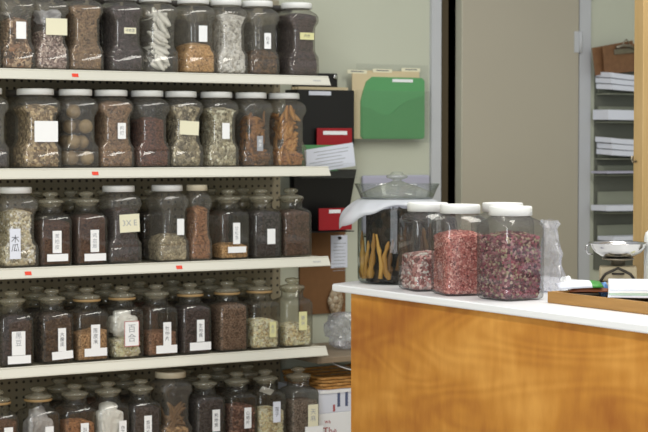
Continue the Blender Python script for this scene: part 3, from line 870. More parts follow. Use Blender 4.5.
def inj(key): 
    t = J[key][0]; return t.location
for key, lab, sz, z0, mat in (('5b', 'crumpled pinkish white bag filling a canister on the lowest shelf', (.050, .050, .085), .006, 'innerbag'),
                         ('5d', 'bright white crumpled bag filling a canister on the lowest shelf', (.050, .050, .079), .006, 'paper'),
                         ('4d', 'white crumpled bag above cream slices behind the red-bordered label', (.049, .049, .044), .064, 'paper'),
                         ('1c', 'white bag stuffed over mauve bits in a top shelf jar', (.046, .050, .034), .142, 'innerbag')):
    p = inj(key)
    crumple('plastic_bag', (p.x, p.y, p.z + z0), sz, M[mat], lab, 'bag', seed=len(lab), sub=4, prof=(interp(J[key][1]), z0))
p = inj('5i')
o = box('paper_scrap', (0, 0, 0), (.05, .002, .022), M['paper'], None, 0, Euler((.6, .35, .1)).to_matrix()); o.location = (p.x - .005, p.y - .018, p.z + .160)
tag(o, 'white scrap lying on cream nuts in a lowest shelf canister', 'paper')

NUT = fibre('brown_nut', ['6a563e', '948060', 'b09a74'], 50, (1, 1, 1))
p = inj('2c')
g = 'round brown nuts in a clear jar'
first = None
idx = 0
for (x_, y_, z_) in [(-.0262, -.0262, .031), (.0262, -.0262, .031), (-.0262, .0262, .031), (.0262, .0262, .031),
                     (-.0205, -.031, .082), (.0205, 0, .081), (-.0205, .031, .083), (.0205, -.031, .130), (-.0205, 0, .1295), (.0205, .031, .131), (-.0205, -.031, .176)]:
    if first is None:
        bm = bmesh.new(); bmesh.ops.create_icosphere(bm, subdivisions=3, radius=.0228)
        for v in bm.verts: v.co *= 1 + .03 * math.sin(v.co.x * 200) * math.cos(v.co.z * 160)
        o = first = bm_obj('nut', bm, NUT, None, True)
        tag(o, 'large round brown nut in the jar of nuts, second shelf', 'nut', g)
    else:
        o = first.copy(); COL.objects.link(o)
    o.location = (p.x + x_, p.y + y_, p.z + z_)
    o.rotation_euler = (random.random() * 6, random.random() * 6, 0)

def leaf_mesh(L, Wd, th, curl):
    bm = bmesh.new(); n = 7
    rings = []
    for i in range(n):
        t = i / (n - 1); w = Wd * math.sin(PI * (.08 + .86 * t)) ** .7 / 2
        x = (t - .5) * L; zc = curl * (4 * (t - .5) ** 2)
        rings.append([(x, -w, zc), (x, 0, zc - th * 1.5), (x, w, zc), (x, 0, zc + th)])
    add_loft(bm, rings)
    return bm
WS = plain('white_dried_slice', 'f2f1ea', 0.7, var=.04, scale=60)
p = inj('1f')
first = None
rr = random.Random(4)
for i in range(34):
    if first is None:
        o = first = bm_obj('dried_slice', leaf_mesh(.061, .026, .0018, .006), WS, None)
        tag(o, 'long white dried slice in the top shelf jar of white slices', 'dried slice', 'white dried slices in the jar')
    else:
        o = first.copy(); COL.objects.link(o)
    a = rr.random() * 2 * PI
    k = i / 34
    f = 1 if i % 3 else -1
    zz = .022 + .17 * k
    hw = interp(J['1f'][1])(zz)[0]
    if i % 2 == 0:
        o.location = (p.x + rr.uniform(-.010, .014), p.y - .034 + rr.uniform(-.006, .006), p.z + zz)
        o.rotation_euler = (PI / 2 + rr.uniform(-.25, .25), rr.uniform(.1, 1.1), 0)
    else:
        o.location = (p.x + rr.uniform(-.016, .016), p.y + rr.uniform(-.020, .03), p.z + zz)
        o.rotation_euler = (rr.uniform(-.6, .6), rr.uniform(-.9, .9), rr.uniform(0, 3.1))

def sticks(key, name, label, cat, group, mat, n, L, Wd, th, z0, z1, seed, upright=.5, curl=.004):
    rr = random.Random(seed); first = None
    p = inj(key); pf = interp(J[key][1])
    for i in range(n):
        if first is None:
            o = first = bm_obj(name, leaf_mesh(L, Wd, th, curl), mat, None)
            tag(o, label, cat, group)
        else:
            o = first.copy(); COL.objects.link(o)
        zz = z0 + (z1 - z0) * i / n
        hw = min(pf(zz)[0], pf(min(zz + L * .5, z1 + .02))[0])
        side = i % 4
        e = math.asin(max(-1, min(1, rr.uniform(-1, 1) * upright))) + (PI / 2 if rr.random() < upright else 0)
        room = max(.004, hw - .010 - abs(math.cos(e)) * L / 2)
        if side in (0, 1):
            o.location = (p.x + rr.uniform(-room, room), p.y - (hw - .014) , p.z + zz)
            o.rotation_euler = (PI / 2, e, 0)
        elif side == 2:
            o.location = (p.x - (hw - .015), p.y + rr.uniform(-room, room), p.z + zz)
            o.rotation_euler = (PI / 2, e, PI / 2)
        else:
            o.location = (p.x + (hw - .016), p.y + rr.uniform(-room, room), p.z + zz)
            o.rotation_euler = (PI / 2, e, PI / 2 + rr.uniform(-.2, .2))
BARK1 = fibre('orange_bark', ['80521f', 'b07838', 'c89454', 'dcb47c'], 40, (.3, 1, 1))
BARK2 = fibre('dark_bark', ['4a2f18', '7e5228', 'a8743c', 'c89858'], 40, (.3, 1, 1))
BARK3 = fibre('tan_bark', ['5a4026', '846440', 'a08058'], 40, (.3, 1, 1))
sticks('2i', 'bark_strip', 'orange bark strip in the last jar of the second shelf', 'bark strip', 'orange bark strips', BARK1, 62, .056, .019, .0024, .03, .182, 3, .65)
sticks('2h', 'bark_curl', 'dark brown bark curl in the jar with a clear sticker', 'bark curl', 'dark bark curls', BARK2, 64, .046, .019, .0024, .03, .165, 5, .35)
sticks('5f', 'bark_stick', 'tan bark stick standing in the cream-lidded jar, lowest shelf', 'bark stick', 'tan bark sticks', BARK3, 18, .085, .018, .003, .075, .12, 8, .95)

# ----------------------------------------------------------------- counter
CZ = 1.037
poly = [(2.770, 4.476), (2.778, 4.490), (2.885, 4.545), (3.52, 4.575), (3.52, 1.6), (2.752, 1.6)]
counter = thing('counter', 'orange wood veneer shop counter with a white laminate top', 'counter', (3.05, 3.1, 0))
bm = bmesh.new(); add_prism(bm, [(x - 3.05, y - 3.1) for x, y in poly], 2, CZ - .021, CZ)
es = [e for e in bm.edges if abs(e.verts[0].co.z - e.verts[1].co.z) < 1e-6]
bmesh.ops.bevel(bm, geom=es, offset=.003, segments=2, affect='EDGES')
bm_obj('countertop', bm, M['laminate'], counter)
bm = bmesh.new(); add_box(bm, (2.785 + .009 - 3.05, (4.395 + 1.6) / 2 - 3.1, .508), (.018, 4.395 - 1.6, 1.016))
bm_obj('front_panel', bm, M['veneer'], counter)
bm = bmesh.new(); add_box(bm, (3.155 - 3.05, 4.386 - 3.1, .508), (.70, .018, 1.016))
bm_obj('end_panel', bm, M['veneer'], counter)
box('back_frame', (3.495 - 3.05, (4.37 + 1.6) / 2 - 3.1, .5), (.018, 2.77, 1.0), M['postwood'], counter)

# big round glass jar
BJ = Vector((2.969, 4.427, CZ + .0005))
bj = thing('glass_jar', 'large round glass jar of dark roots with a knobbed glass lid on the counter', 'jar', BJ)
def lat(name, prof, mat, parent, n=48, **k): return lathe(name, prof, mat, parent, n, **k)
lat('body', [(.098, 0), (.112, .003), (.118, .012), (.119, .03), (.119, .226), (.117, .238), (.111, .246), (.106, .250), (.106, .254)], M['bigglass'], bj, cap1=False)
lat('rim', [(.106, .254), (.109, .260), (.118, .281), (.127, .298), (.1285, .299), (.1275, .296), (.119, .279), (.110, .257)], M['rimglass'], bj, cap0=False, cap1=False)
lid = lat('lid', [(.100, .258), (.107, .261), (.110, .265), (.108, .270), (.094, .278), (.070, .288), (.044, .297), (.024, .303), (.018, .306)], M['domeglass'], bj, cap0=True, cap1=True)
lat('knob', [(.014, .3062), (.013, .311), (.018, .313), (.030, .316), (.033, .320), (.031, .324), (.021, .327), (.018, .329), (.019, .332), (.013, .3345), (.002, .335)], M['domeglass'], lid, 24)
DH = FILL['darkherb']
me = contents_mesh('dried_herb', lambda z: (.1125, .1125, .1125), .212, DH, mound=.01)
a, b = fill_mats('darkherb'); me.materials.append(a); me.materials.append(b)
o = link('dried_herb', me, [a, b]); o.location = BJ + Vector((0, 0, .0005))
tag(o, 'blackish brown herb packed in the large round jar on the counter', 'dried herbs', None, 'stuff')
ROOT = fibre('golden_root', ['6a4418', 'a87830', 'cc9c4c', 'deb468'], 50, (1, 1, .25))
ROOT2 = fibre('brown_root', ['2e1c0c', '4e3214', '6e4a20', '8a6030'], 50, (1, 1, .25))
rr = random.Random(11)
spots = [(150 + 14.0 * q, 0) for q in range(6)] + [(228 + 12 * q, 1) for q in range(6)] + [(310 + 20 * q, 1) for q in range(6)]
for i, (deg, kind) in enumerate(spots):
    a = math.radians(deg)
    z0 = rr.uniform(.012, .02) if kind == 0 else rr.uniform(.03, .06)
    h = rr.uniform(.11, .165) if kind == 0 else rr.uniform(.10, .14)
    R_ = .1055
    pts, rad = [], []
    bm = bmesh.new()
    for k in range(9):
        t = k / 8
        aa = a + (.05 + .05 * rr.random()) * math.sin(t * (3 + i % 3) + i * 1.7)
        pts.append((R_ * math.cos(aa), R_ * math.sin(aa), z0 + h * t))
        rad.append((.0098 + .0022 * (i % 2)) * (1 - .6 * t) * (1 + .28 * math.sin(k * 2.3 + i * 2.1)) * (.6 if k in (0, 8) else 1))
    add_tube(bm, pts, rad, 8)
    o = bm_obj('root', bm, ROOT2 if kind else ROOT, None)
    o.location = BJ
    tag(o, ['golden root low in the left part of the large round jar', 'brown root against the wall of the large round jar'][kind], 'root', ['golden roots in the round glass jar', 'brown roots in the round glass jar'][kind])

# milky sheet draped over the jar under its lid
bm = bmesh.new()
na, nr = 60, 9
rows = []
for j in range(nr):
    ring = []
    for i in range(na):
        a = 2 * PI * i / na
        left = max(0.0, math.cos(a - 2.95)) ** 5
        front_ = max(0.0, math.cos(a - 4.1)) ** 2
        reach = .016 + .105 * left + .004 * math.sin(a * 7)
        t = j / (nr - 1)
        r = .1075 + (.014 + reach * .50) * min(1, t * 1.2) + .0022 * math.sin(a * 11 + j * .7) * t
        drop = .000 + (.008 + reach * .62) * t ** 1.6 + .006 * left * t * math.sin(a * 16) + .003 * math.sin(a * 9) * t
        ring.append((r * math.cos(a), r * math.sin(a), .2535 - drop))
    rows.append(ring)
add_loft(bm, rows, False, False)
o = bm_obj('plastic_sheet', bm, M['sheet'], None)
sm = o.modifiers.new('thickness', 'SOLIDIFY'); sm.thickness = .0006; sm.offset = 1
o.location = BJ
tag(o, 'milky plastic sheet draped round the neck of the large glass jar', 'plastic sheet')

# four square jars with white lids on the counter
def counter_jar(x, y, rz, label, key, level, fdesc, k=1.0, kz=1.0, mound=.012):
    t = thing('square_jar', label, 'jar', (x, y, CZ + .0003), rz, 'square jars on the counter')
    prof = scaled(CJAR, k, kz)
    jar_body('body', prof, M['petclear'], t)
    screw_lid(.226 * kz, .0585 * k, .025, M['white_plastic'], t)
    if key: fill(t, prof, level, key, fdesc, mound=mound)
    return t
counter_jar(2.910, 3.790, 0.03, 'front square plastic jar full of dark red rosebuds on the counter', 'rose', .166, 'dried dark red rosebuds in the nearest counter jar', mound=.016)
counter_jar(2.884, 3.985, -.28, 'square plastic jar of pink grains beside the rosebud jar', 'pink', .163, 'pink grains in a counter jar', k=.96, mound=.015)
counter_jar(2.896, 4.160, -.22, 'square plastic jar half full of dull pink granules beside the big glass jar', 'pinkgran', .098, 'dull pink granules in a counter jar', k=1.0)
counter_jar(3.066, 4.030, .05, 'mostly hidden square jar with a white lid behind the rosebud jar', 'pinkgran', .04, 'thin layer of granules in the hidden counter jar')

# tall clear bag beside the jars
bm = bmesh.new()
def bagring(cx, cy, z, rx, ry, sd, n=26, am=.25):
    q = random.Random(sd)
    return [(cx + rx * math.cos(2 * PI * i / n) * (1 + q.uniform(-am, am)), cy + ry * math.sin(2 * PI * i / n) * (1 + q.uniform(-am, am)), z + q.uniform(-.004, .004)) for i in range(n)]
rings = [bagring(0, 0, .002, .026, .036, 1), bagring(0, 0, .02, .030, .040, 2), bagring(.0, 0, .05, .030, .040, 3), bagring(0, .004, .08, .026, .034, 4), bagring(0, .0, .11, .024, .038, 5),
         bagring(0, .004, .14, .022, .032, 6), bagring(0, .008, .165, .017, .024, 7), bagring(0, .010, .182, .016, .022, 8), bagring(0, .012, .196, .022, .032, 9), bagring(0, .012, .204, .019, .026, 10)]
for r in rings:
    for i, v in enumerate(r): r[i] = (v[0], v[1], max(.001, v[2]))
add_loft(bm, rings, True, False, smooth=False)
o = bm_obj('plastic_bag', bm, M['bag'], None); o.location = (3.140, 3.900, CZ + .0003)
tag(o, 'tall crumpled clear plastic bag standing right of the rosebud jar', 'bag')

# wooden tray with its contents
def tray_pt(u, v, z=0): return None
tray = thing('wooden_tray', 'honey coloured wooden tray at the right of the white counter top', 'tray', (2.924, 3.648, CZ + .0003))
TW, TL, TH = .30, .62, .030
box('front_rail', (.006, -TL / 2, TH / 2), (.012, TL, TH), M['traywood'], tray, .002)
box('back_rail', (TW - .006, -TL / 2, TH / 2), (.012, TL, TH), M['traywood'], tray, .002)
box('end_rail', (TW / 2, -.006, TH / 2), (TW - .026, .012, TH), M['traywood'], tray, .002)
box('end_rail', (TW / 2, -TL + .006, TH / 2), (TW - .026, .012, TH), M['traywood'], tray, .002)
box('tray_base', (TW / 2, -TL / 2, .003), (TW - .028, TL - .028, .006), M['traywood'], tray)
TX, TY, TZ = 2.924, 3.648, CZ + .0065
# stack of clear document sleeves in the tray
P0 = onZ(607.5, 289, CZ + .0535)
u_ = Vector((P0.x, P0.y, 0)).normalized(); v_ = Vector((u_.y, -u_.x, 0))
for k in range(4):
    bm = bmesh.new(); add_box(bm, (0, 0, 0), (.345, .43, .0052), .001)
    o = bm_obj('document_sleeve', bm, [M['bluepaper'], M['sleeve'], M['paper'], M['bluepaper']][k], None)
    c_ = P0 + u_ * (.176 + .003 * k) + v_ * (.217 + .002 * (k % 2))
    o.location = (c_.x, c_.y, CZ + .0340 + k * .0056); o.rotation_euler = (0, 0, math.atan2(u_.y, u_.x) + .006 * (k - 1))
    tag(o, ['pale document sleeve lowest in the stack lying across the tray', 'green-tinted document sleeve second from the bottom of the stack across the tray', 'white document sleeve under the topmost in the stack across the tray', 'pale document sleeve topmost in the stack across the tray'][k], 'document sleeve', 'sleeves stacked across the tray')
# packets at the left end of the tray
def packet(name, loc, size, rot, mats, label, cat, seed=1):
    bm = bmesh.new(); n = 9; q = random.Random(seed)
    top = []
    rings = []
    for i in range(n):
        t = i / (n - 1); x = (t - .5) * size[0]
        h = size[2] * math.sin(PI * (.06 + .88 * t)) ** .6
        rings.append([(x, -size[1] / 2, h * .12), (x, -size[1] * .3, h * (.75 + q.uniform(-.1, .1))), (x, 0, h), (x, size[1] * .3, h * (.75 + q.uniform(-.1, .1))), (x, size[1] / 2, h * .12), (x, 0, 0)])
    add_loft(bm, rings)
    for f in bm.faces:
        if len(mats) > 1 and f.calc_center_median().x > size[0] * .20: f.material_index = 1
    o = bm_obj(name, bm, mats, None); o.location = loc; o.rotation_euler = rot
    tag(o, label, cat); return o
a = onZ(579, 281.5, CZ + .052)
packet('snack_packet', (a.x, a.y, CZ + .041), (.118, .095, .014), (0.10, -.05, -.55), [M['bluepaper'], M['greenpack']], 'white packet with a green end lying in the wooden tray', 'packet')
a = onZ(590, 290, CZ + .03)
packet('flat_packet', (a.x, a.y - .005, CZ + .0265), (.12, .06, .012), (0, 0, -.6), [M['brownpack']], 'reddish brown packet under the green-ended one in the tray', 'packet', 2)
box('flat_box', (0, 0, 0), (.07, .075, .016), M['darkmetal'], None, .004).location = (a.x - .035, a.y - .005, CZ + .0168)
tag(bpy.data.objects['flat_box'], 'dark flat box under the packets in the wooden tray', 'box')
a = onZ(564, 291, CZ + .01)
crumple('foil_wrapper', (a.x + .006, a.y, TZ + .001), (.016, .016, .026), M['paper'], 'crumpled white wrapper at the left end of the wooden tray', 'wrapper', 5, 3, .3)
a = onZ(603, 296, CZ + .012)
crumple('blue_pouch', (a.x, a.y, TZ + .001), (.012, .016, .022), M['bluepack'], 'small pale blue pouch beside the document sleeves in the tray', 'pouch', 7, 3, .2)

# balance scale with steel bowl
SCX = 3.325
q = onX(618, 255, SCX)
SP = Vector((SCX, q.y, CZ + .0003))
BH = onX(618, 257.5, SCX).z - CZ - .0003
sc = thing('kitchen_scale', 'small scale with a shiny steel bowl behind the wooden tray', 'scale', SP, -.7)
box('scale_base', (0, 0, .014), (.12, .085, .028), M['tanmetal'], sc, .004)
box('scale_housing', (0, 0, .0285 + (BH - .052) / 2), (.105, .060, BH - .052), M['tanmetal'], sc, .006)
bm = bmesh.new(); add_tube(bm, [(-.05, -.035, .03), (-.035, -.032, BH - .045), (.0, -.030, BH - .028), (.035, -.032, BH - .045), (.05, -.035, .03)], .004, 6)
bm_obj('arm', bm, M['darkmetal'], sc)
lathe('platform', [(.02, .0), (.02, .012), (.045, .016), (.045, .020)], M['dullmetal'], sc, 24, (0, 0, BH - .021))
lathe('dial', [(.018, 0), (.018, .004), (.015, .005)], M['darkmetal'], sc, 20, (.0, -.034, .05)).rotation_euler = (0, 0, 0)
bowl = lathe('bowl', [(.030, 0), (.048, .004), (.066, .016), (.076, .030), (.080, .041), (.083, .043), (.084, .041), (.078, .040), (.073, .030), (.063, .018), (.046, .0065), (.02, .003)], M['metal'], sc, 40, (0, 0, BH))
bm = bmesh.new()
add_tube(bm, [(-.080, 0, BH + .0375), (-.088, 0, BH + .0335), (-.091, 0, BH + .0215), (-.084, 0, BH + .0105), (-.071, 0, BH + .0085)], .0025, 6)
hd = bm_obj('ring_handle', bm, M['metal'], bowl)
# small things under the scale
for nm, loc, s, m, lab in (('eraser', (3.345, SP.y - .078, CZ + .007), (.035, .02, .013), 'bluepaper', 'small pale blue block in front of the scale'), ('sticky_pad', (3.405, SP.y - .075, CZ + .012), (.03, .03, .022), 'yellowpaper', 'small yellow pad by the wooden post')):
    o = box(nm, (0, 0, 0), s, M[m], None, .002); o.location = loc; tag(o, lab, 'pad' if nm == 'sticky_pad' else 'block')

# post rising from the counter's back edge
PX = 3.475
PY = onX(641.5, 200, PX).y
post = thing('wooden_post', 'pale pine post standing on the back edge of the counter', 'post', (PX, PY, CZ))
box('shaft', (0, 0, .7003), (.030, .040, 1.40), M['postwood'], post, .002)
bm = bmesh.new(); add_tube(bm, [(-.016, .006, .368), (-.030, .006, .367), (-.034, .006, .375), (-.032, .006, .384)], .0035, 6)
bm_obj('hook', bm, M['dullmetal'], post)
bt = thing('white_bottle', 'white plastic bottle cut by the right edge beside the wooden post', 'bottle', (3.45, onX(656, 250, 3.45).y, CZ + .0003))
lathe('body', [(.030, 0), (.034, .004), (.034, .150), (.030, .165), (.014, .178), (.013, .185)], M['white_plastic'], bt, 28)
lathe('cap', [(.015, .1855), (.015, .205), (.013, .207)], M['cream_plastic'], bt, 24)

# --------------------------------------------------------------- back wall
WT = .12
DX0, DX1 = 3.93, 4.60       # doorway
def wallbox(name, x0, x1, y0, y1, z0, z1, m):
    return struct(box(name, ((x0 + x1) / 2, (y0 + y1) / 2, (z0 + z1) / 2), (x1 - x0, y1 - y0, z1 - z0), M[m]))
struct(box('floor', (2.3, 2.2, -.03), (7.4, 7.6, .06), M['floor']))
wallbox('wall_back', -1.4, 3.885, WALLY, WALLY + WT, 0, 2.75, 'wall')
wallbox('wall_back_right', 4.640, 6.0, WALLY, WALLY + WT, 0, 2.75, 'wall')
wallbox('wall_back_over_door', 3.885, 4.640, WALLY, WALLY + WT, 2.08, 2.75, 'wall')
wallbox('wall_right', 6.0, 6.1, -1.6, WALLY + WT, 0, 2.75, 'wall')
wallbox('wall_left', -1.5, -1.4, -1.6, WALLY + WT, 0, 2.75, 'wall')
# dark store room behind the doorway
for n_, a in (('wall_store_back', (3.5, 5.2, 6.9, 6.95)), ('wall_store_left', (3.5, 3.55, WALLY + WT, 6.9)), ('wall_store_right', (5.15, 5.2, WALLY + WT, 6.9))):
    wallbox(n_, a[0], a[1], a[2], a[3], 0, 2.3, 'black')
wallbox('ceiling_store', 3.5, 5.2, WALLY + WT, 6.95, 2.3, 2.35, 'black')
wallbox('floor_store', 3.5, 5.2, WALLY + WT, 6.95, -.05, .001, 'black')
# casings
def xw(px, Y=WALLY - .012): return onY(px, 120, Y).x
def casing(name, px0, px1, m, y0, y1, z0=0.0, z1=2.1):
    return wallbox(name, xw(px0, y0), xw(px1, y0), y0, y1, z0, z1, m)
casing('trim_1', 431.5, 441.2, 'casing', WALLY - .014, WALLY + .02)
casing('trim_2', 441.6, 448.0, 'brownstop', WALLY - .002, WALLY + .05)
casing('trim_3', 579.2, 590.5, 'casing', WALLY - .014, WALLY + .02)
struct(box('trim_4', (4.26, WALLY + .003, 2.09), (.78, .034, .10), M['casing']))
dx0, dx1 = onY(462.3, 120, WALLY - .02).x, onY(578.5, 120, WALLY - .02).x
d = struct(box('door_1', ((dx0 + dx1) / 2, WALLY + .002, 1.03), (dx1 - dx0, .044, 2.04), M['door'], None, .002), 'plain beige door standing slightly ajar')
box('door_edge', (dx0 - .0012, WALLY + .002, 1.03), (.002, .040, 2.03), M['dooredge'], d)
for pz in (onY(583, 42, WALLY - .03).z, onY(583, 42, WALLY - .03).z - 1.45):
    bm = bmesh.new()
    add_tube(bm, [(dx1 + .004, WALLY - .026, pz - .042), (dx1 + .004, WALLY - .026, pz + .042)], .006, 10)
    add_box(bm, (dx1 - .012, WALLY - .0215, pz), (.026, .003, .084)); 
    bm_obj('hinge', bm, M['casing'], d)

# wall pockets left of the door
def wall_slab(name, px0, px1, py0, py1, Y, th, mat, label=None, cat=None, lean=0.0, bev=.001):
    a, b = onY(px0, py0, Y), onY(px1, py1, Y)
    o = box(name, (0, 0, 0), (b.x - a.x, th, a.z - b.z), M[mat], None, bev)
    o.location = ((a.x + b.x) / 2, Y + th / 2, (a.z + b.z) / 2); o.rotation_euler = (lean, 0, 0)
    if label: tag(o, label, cat)
    return o, b.x - a.x, a.z - b.z

# upper black pocket
X0, X1 = onY(297, 120, 5.42).x, onY(354, 120, 5.42).x
zt, zb = onY(330, 90, 5.42).z, onY(330, 147.5, 5.42).z
wf = thing('wall_file', 'upper black wall file beside the top shelves, white label strip at its top edge', 'wall file', ((X0 + X1) / 2, WALLY, zb), 0, 'black wall files')
w = X1 - X0
zp = onY(335, 73.5, 5.50).z
box('back_plate', (.01, -.008, (zp - zb) / 2), (w * .78, .010, zp - zb), M['blackplastic'], wf, .002)
lathe('screw', [(.009, 0), (.009, .003), (.005, .005)], M['metal'], wf, 16, (0, 0, 0)).matrix_local = Matrix.Translation((onY(336, 77, 5.50).x - (X0 + X1) / 2, -.0135, onY(336, 77, 5.50).z - zb)) @ Matrix.Rotation(PI / 2, 4, 'X')
box('front_panel', (0, -.100, (zt - zb) / 2), (w, .005, zt - zb), M['blackplastic'], wf, .002)
box('side_panel', (-w / 2 + .003, -.056, (zt - zb) / 2), (.005, .080, zt - zb), M['blackplastic'], wf)
box('side_panel', (w / 2 - .003, -.056, (zt - zb) / 2), (.005, .080, zt - zb), M['blackplastic'], wf)
box('bottom_panel', (0, -.056, .003), (w - .014, .080, .005), M['blackplastic'], wf)
pl, pr = onY(309, 93, 5.416), onY(331, 93, 5.416)
ls = box('label_strip', ((pl.x + pr.x) / 2 - (X0 + X1) / 2, -.1035, pl.z - zb), (pr.x - pl.x, .001, .0145), M['bluepaper'], wf)
# card sheets standing in it
for k in range(3):
    o = box('card_folder', (0, 0, 0), (w - .03, .006, zt - zb + .004), M['manila'], None); o.location = ((X0 + X1) / 2 + .004, WALLY - .030 - .022 * k, zb + .007 + (zt - zb + .004) / 2)
    tag(o, 'beige card folder in the upper black wall file, ' + ['at the back', 'in the middle', 'at the front'][k], 'folder', 'folders in the upper wall file')

def strip(px0, px1, py, Y, h, lines=None, parent=None, mat='paper', par_o=None):
    a, b = onY(px0, py, Y), onY(px1, py, Y)
    o = box('label_strip', (0, 0, 0), (b.x - a.x, .001, h), M[mat], None)
    o.parent = par_o
    c = Vector(((a.x + b.x) / 2, Y - .0008, a.z))
    bpy.context.view_layer.update()
    o.matrix_local = par_o.matrix_world.inverted() @ Matrix.Translation(c)
    if lines:
        text_mesh('lettering', lines, h * .62, M['greyink'], o, (0, -.0008, 0))
    return o
rd, _, _ = wall_slab('red_folder', 317, 352, 128, 149, 5.400, .006, 'redcard', 'red folder under the upper black wall file, white strip along its top', 'folder')
strip(323, 347, 132.8, 5.400, .0135, par_o=rd)
gr, _, _ = wall_slab('green_folder', 302, 338, 145, 171, 5.385, .005, 'greencard', 'low green folder behind tilted white papers beside the second shelf', 'folder')
# tilted papers with printed lines
a = onY(330, 158, 5.372)
pp = thing('printed_sheet', 'tilted white printed sheet in front of the low green folder', 'paper', a)
o = box('sheet', (0, 0, 0), (.205, .003, .085), M['bluepaper'], pp, 0, Euler((0, -.13, 0)).to_matrix())
bm = bmesh.new()
for k in range(6):
    add_box(bm, (random.uniform(-.02, .02), -.0018, .028 - k * .012), (.15 - .02 * (k % 3), .0004, .0022), 0)
o2 = bm_obj('print_lines', bm, M['greyink'], o); o2.rotation_euler = (0, -.13, 0)
bk = box('pocket', (0, 0, 0), (.215, .03, .075), M['acrylic'], None); bk.location = (a.x - .005, a.y + .035, a.z - .03)
bk.location = (a.x - .01, 5.45, onY(330, 177, 5.4).z + .004); bk.scale = (1, 1, 1)
bk.data.clear_geometry()
bm = bmesh.new(); add_box(bm, (0, -.0885, .02), (.235, .003, .055)); add_box(bm, (0, -.012, -.0055), (.235, .150, .003)); add_box(bm, (0, .062, .025), (.235, .003, .06))
bm.to_mesh(bk.data); bm.free()
bk.name = 'clear_pocket'; tag(bk, 'clear low wall pocket behind the tilted printed sheet', 'wall file')
# lower black wall file
X0b, X1b = onY(297, 200, 5.42).x, onY(356.5, 200, 5.42).x
ztb, zbb = onY(330, 169.5, 5.42).z, onY(330, 231, 5.42).z
wl = thing('wall_file', 'lower black wall file beside the third shelf, leaning outward', 'wall file', ((X0b + X1b) / 2, WALLY, zbb), 0, 'black wall files')
w2 = X1b - X0b
box('back_plate', (0, -.008, (ztb - zbb) / 2 + .01), (w2 * .8, .010, ztb - zbb), M['blackplastic'], wl, .002)
bm = bmesh.new()
add_loft(bm, [[(-w2 / 2 + .012, -.060, 0), (w2 / 2 - .022, -.060, 0), (w2 / 2, -.100, ztb - zbb), (-w2 / 2 - .01, -.100, ztb - zbb)],
              [(-w2 / 2 + .012, -.055, 0), (w2 / 2 - .022, -.055, 0), (w2 / 2, -.095, ztb - zbb), (-w2 / 2 - .01, -.095, ztb - zbb)]], smooth=False)
bm_obj('front_panel', bm, M['blackplastic'], wl)
box('bottom_panel', (0, -.035, .003), (w2 - .05, .036, .005), M['blackplastic'], wl)
box('lower_lip', (0, -.068, -.0015), (w2 - .06, .125, .003), M['blackplastic'], wl)
rd2, _, _ = wall_slab('red_folder', 319, 352, 208.5, 229.6, 5.395, .006, 'redcard', 'red folder under the lower black wall file, short white strip at its top', 'folder')
strip(329, 340.5, 211.5, 5.395, .0125, par_o=rd2)

# brown board, pinned note and hanging pouch
bb, _, _ = wall_slab('brown_board', 300, 345.5, 226, 312.5, WALLY - .012, .010, 'cork', 'brown pin board on the wall between shelving and counter', 'board')
nt, nw, nh = wall_slab('pinned_note', 331, 347.5, 235.5, 267.5, WALLY - .0130, .0012, 'bluepaper', 'white handwritten note pinned at the upper right of the brown board', 'note')
bm = bmesh.new()
for k in range(9):
    add_box(bm, (random.uniform(-.004, .004), -.0010, nh / 2 - .03 - k * .0125), (nw * random.uniform(.55, .8), .0004, .0022))
bm_obj('writing', bm, M['greyink'], nt)
lathe('push_pin', [(.006, 0), (.006, .003), (.004, .006), (.005, .009)], M['darkmetal'], nt, 12).matrix_local = Matrix.Translation((0, -.0008, nh / 2 - .010)) @ Matrix.Rotation(PI / 2, 4, 'X')
a = onY(336.5, 303, WALLY - .03)
bm = bmesh.new()
rings = []
for k in range(11):
    t = k / 10; wv = .030 * math.sin(PI * (.05 + .87 * t)) ** .9 * (1.15 if t > .45 else 1.0); zz = -.058 + .116 * t
    rings.append([(wv * math.cos(2 * PI * i / 16), .009 * math.sin(2 * PI * i / 16) * (wv / .03 + .2), zz) for i in range(16)])
add_loft(bm, rings)
o = bm_obj('hanging_pouch', bm, granular('patterned_cloth', ['b8a68a', '8c7458', 'd0c4ac', 'a08868'], .012), None)
o.location = (a.x, WALLY - .024, a.z)
tag(o, 'small patterned pouch hanging low on the brown board', 'pouch')

# pale lavender plate behind the round jar
o, _, _ = wall_slab('wall_tray', 363, 430, 175.5, 232, WALLY - .018, .016, 'lavender', 'pale lavender plastic panel on the wall behind the round jar lid', 'panel', 0, .007)

# clear pocket with green and manila folders
ap = thing('wall_pocket', 'clear acrylic wall pocket holding the large green folder by the door', 'wall file', (3.70, WALLY, 1.44))
Y1 = WALLY - .055
def P(px, py, Y=Y1): q = onY(px, py, Y); return q
a, b = P(357, 90), P(429, 142)
box('front_sheet', ((a.x + b.x) / 2 - 3.70, Y1 - .004 - WALLY, (a.z + b.z) / 2 - 1.44), (b.x - a.x, .003, a.z - b.z), M['acrylic'], ap)
box('back_sheet', ((a.x + b.x) / 2 - 3.70 + .03, -.004, (a.z + b.z) / 2 - 1.44 + .05), (b.x - a.x, .003, a.z - b.z + .10), M['acrylic'], ap)
for s in (a.x, b.x):
    box('side_sheet', (s - 3.70, -.030, (a.z + b.z) / 2 - 1.44), (.003, .050, a.z - b.z), M['acrylic'], ap)
box('bottom_sheet', ((a.x + b.x) / 2 - 3.70, -.030, b.z - 1.44), (b.x - a.x, .050, .003), M['acrylic'], ap)
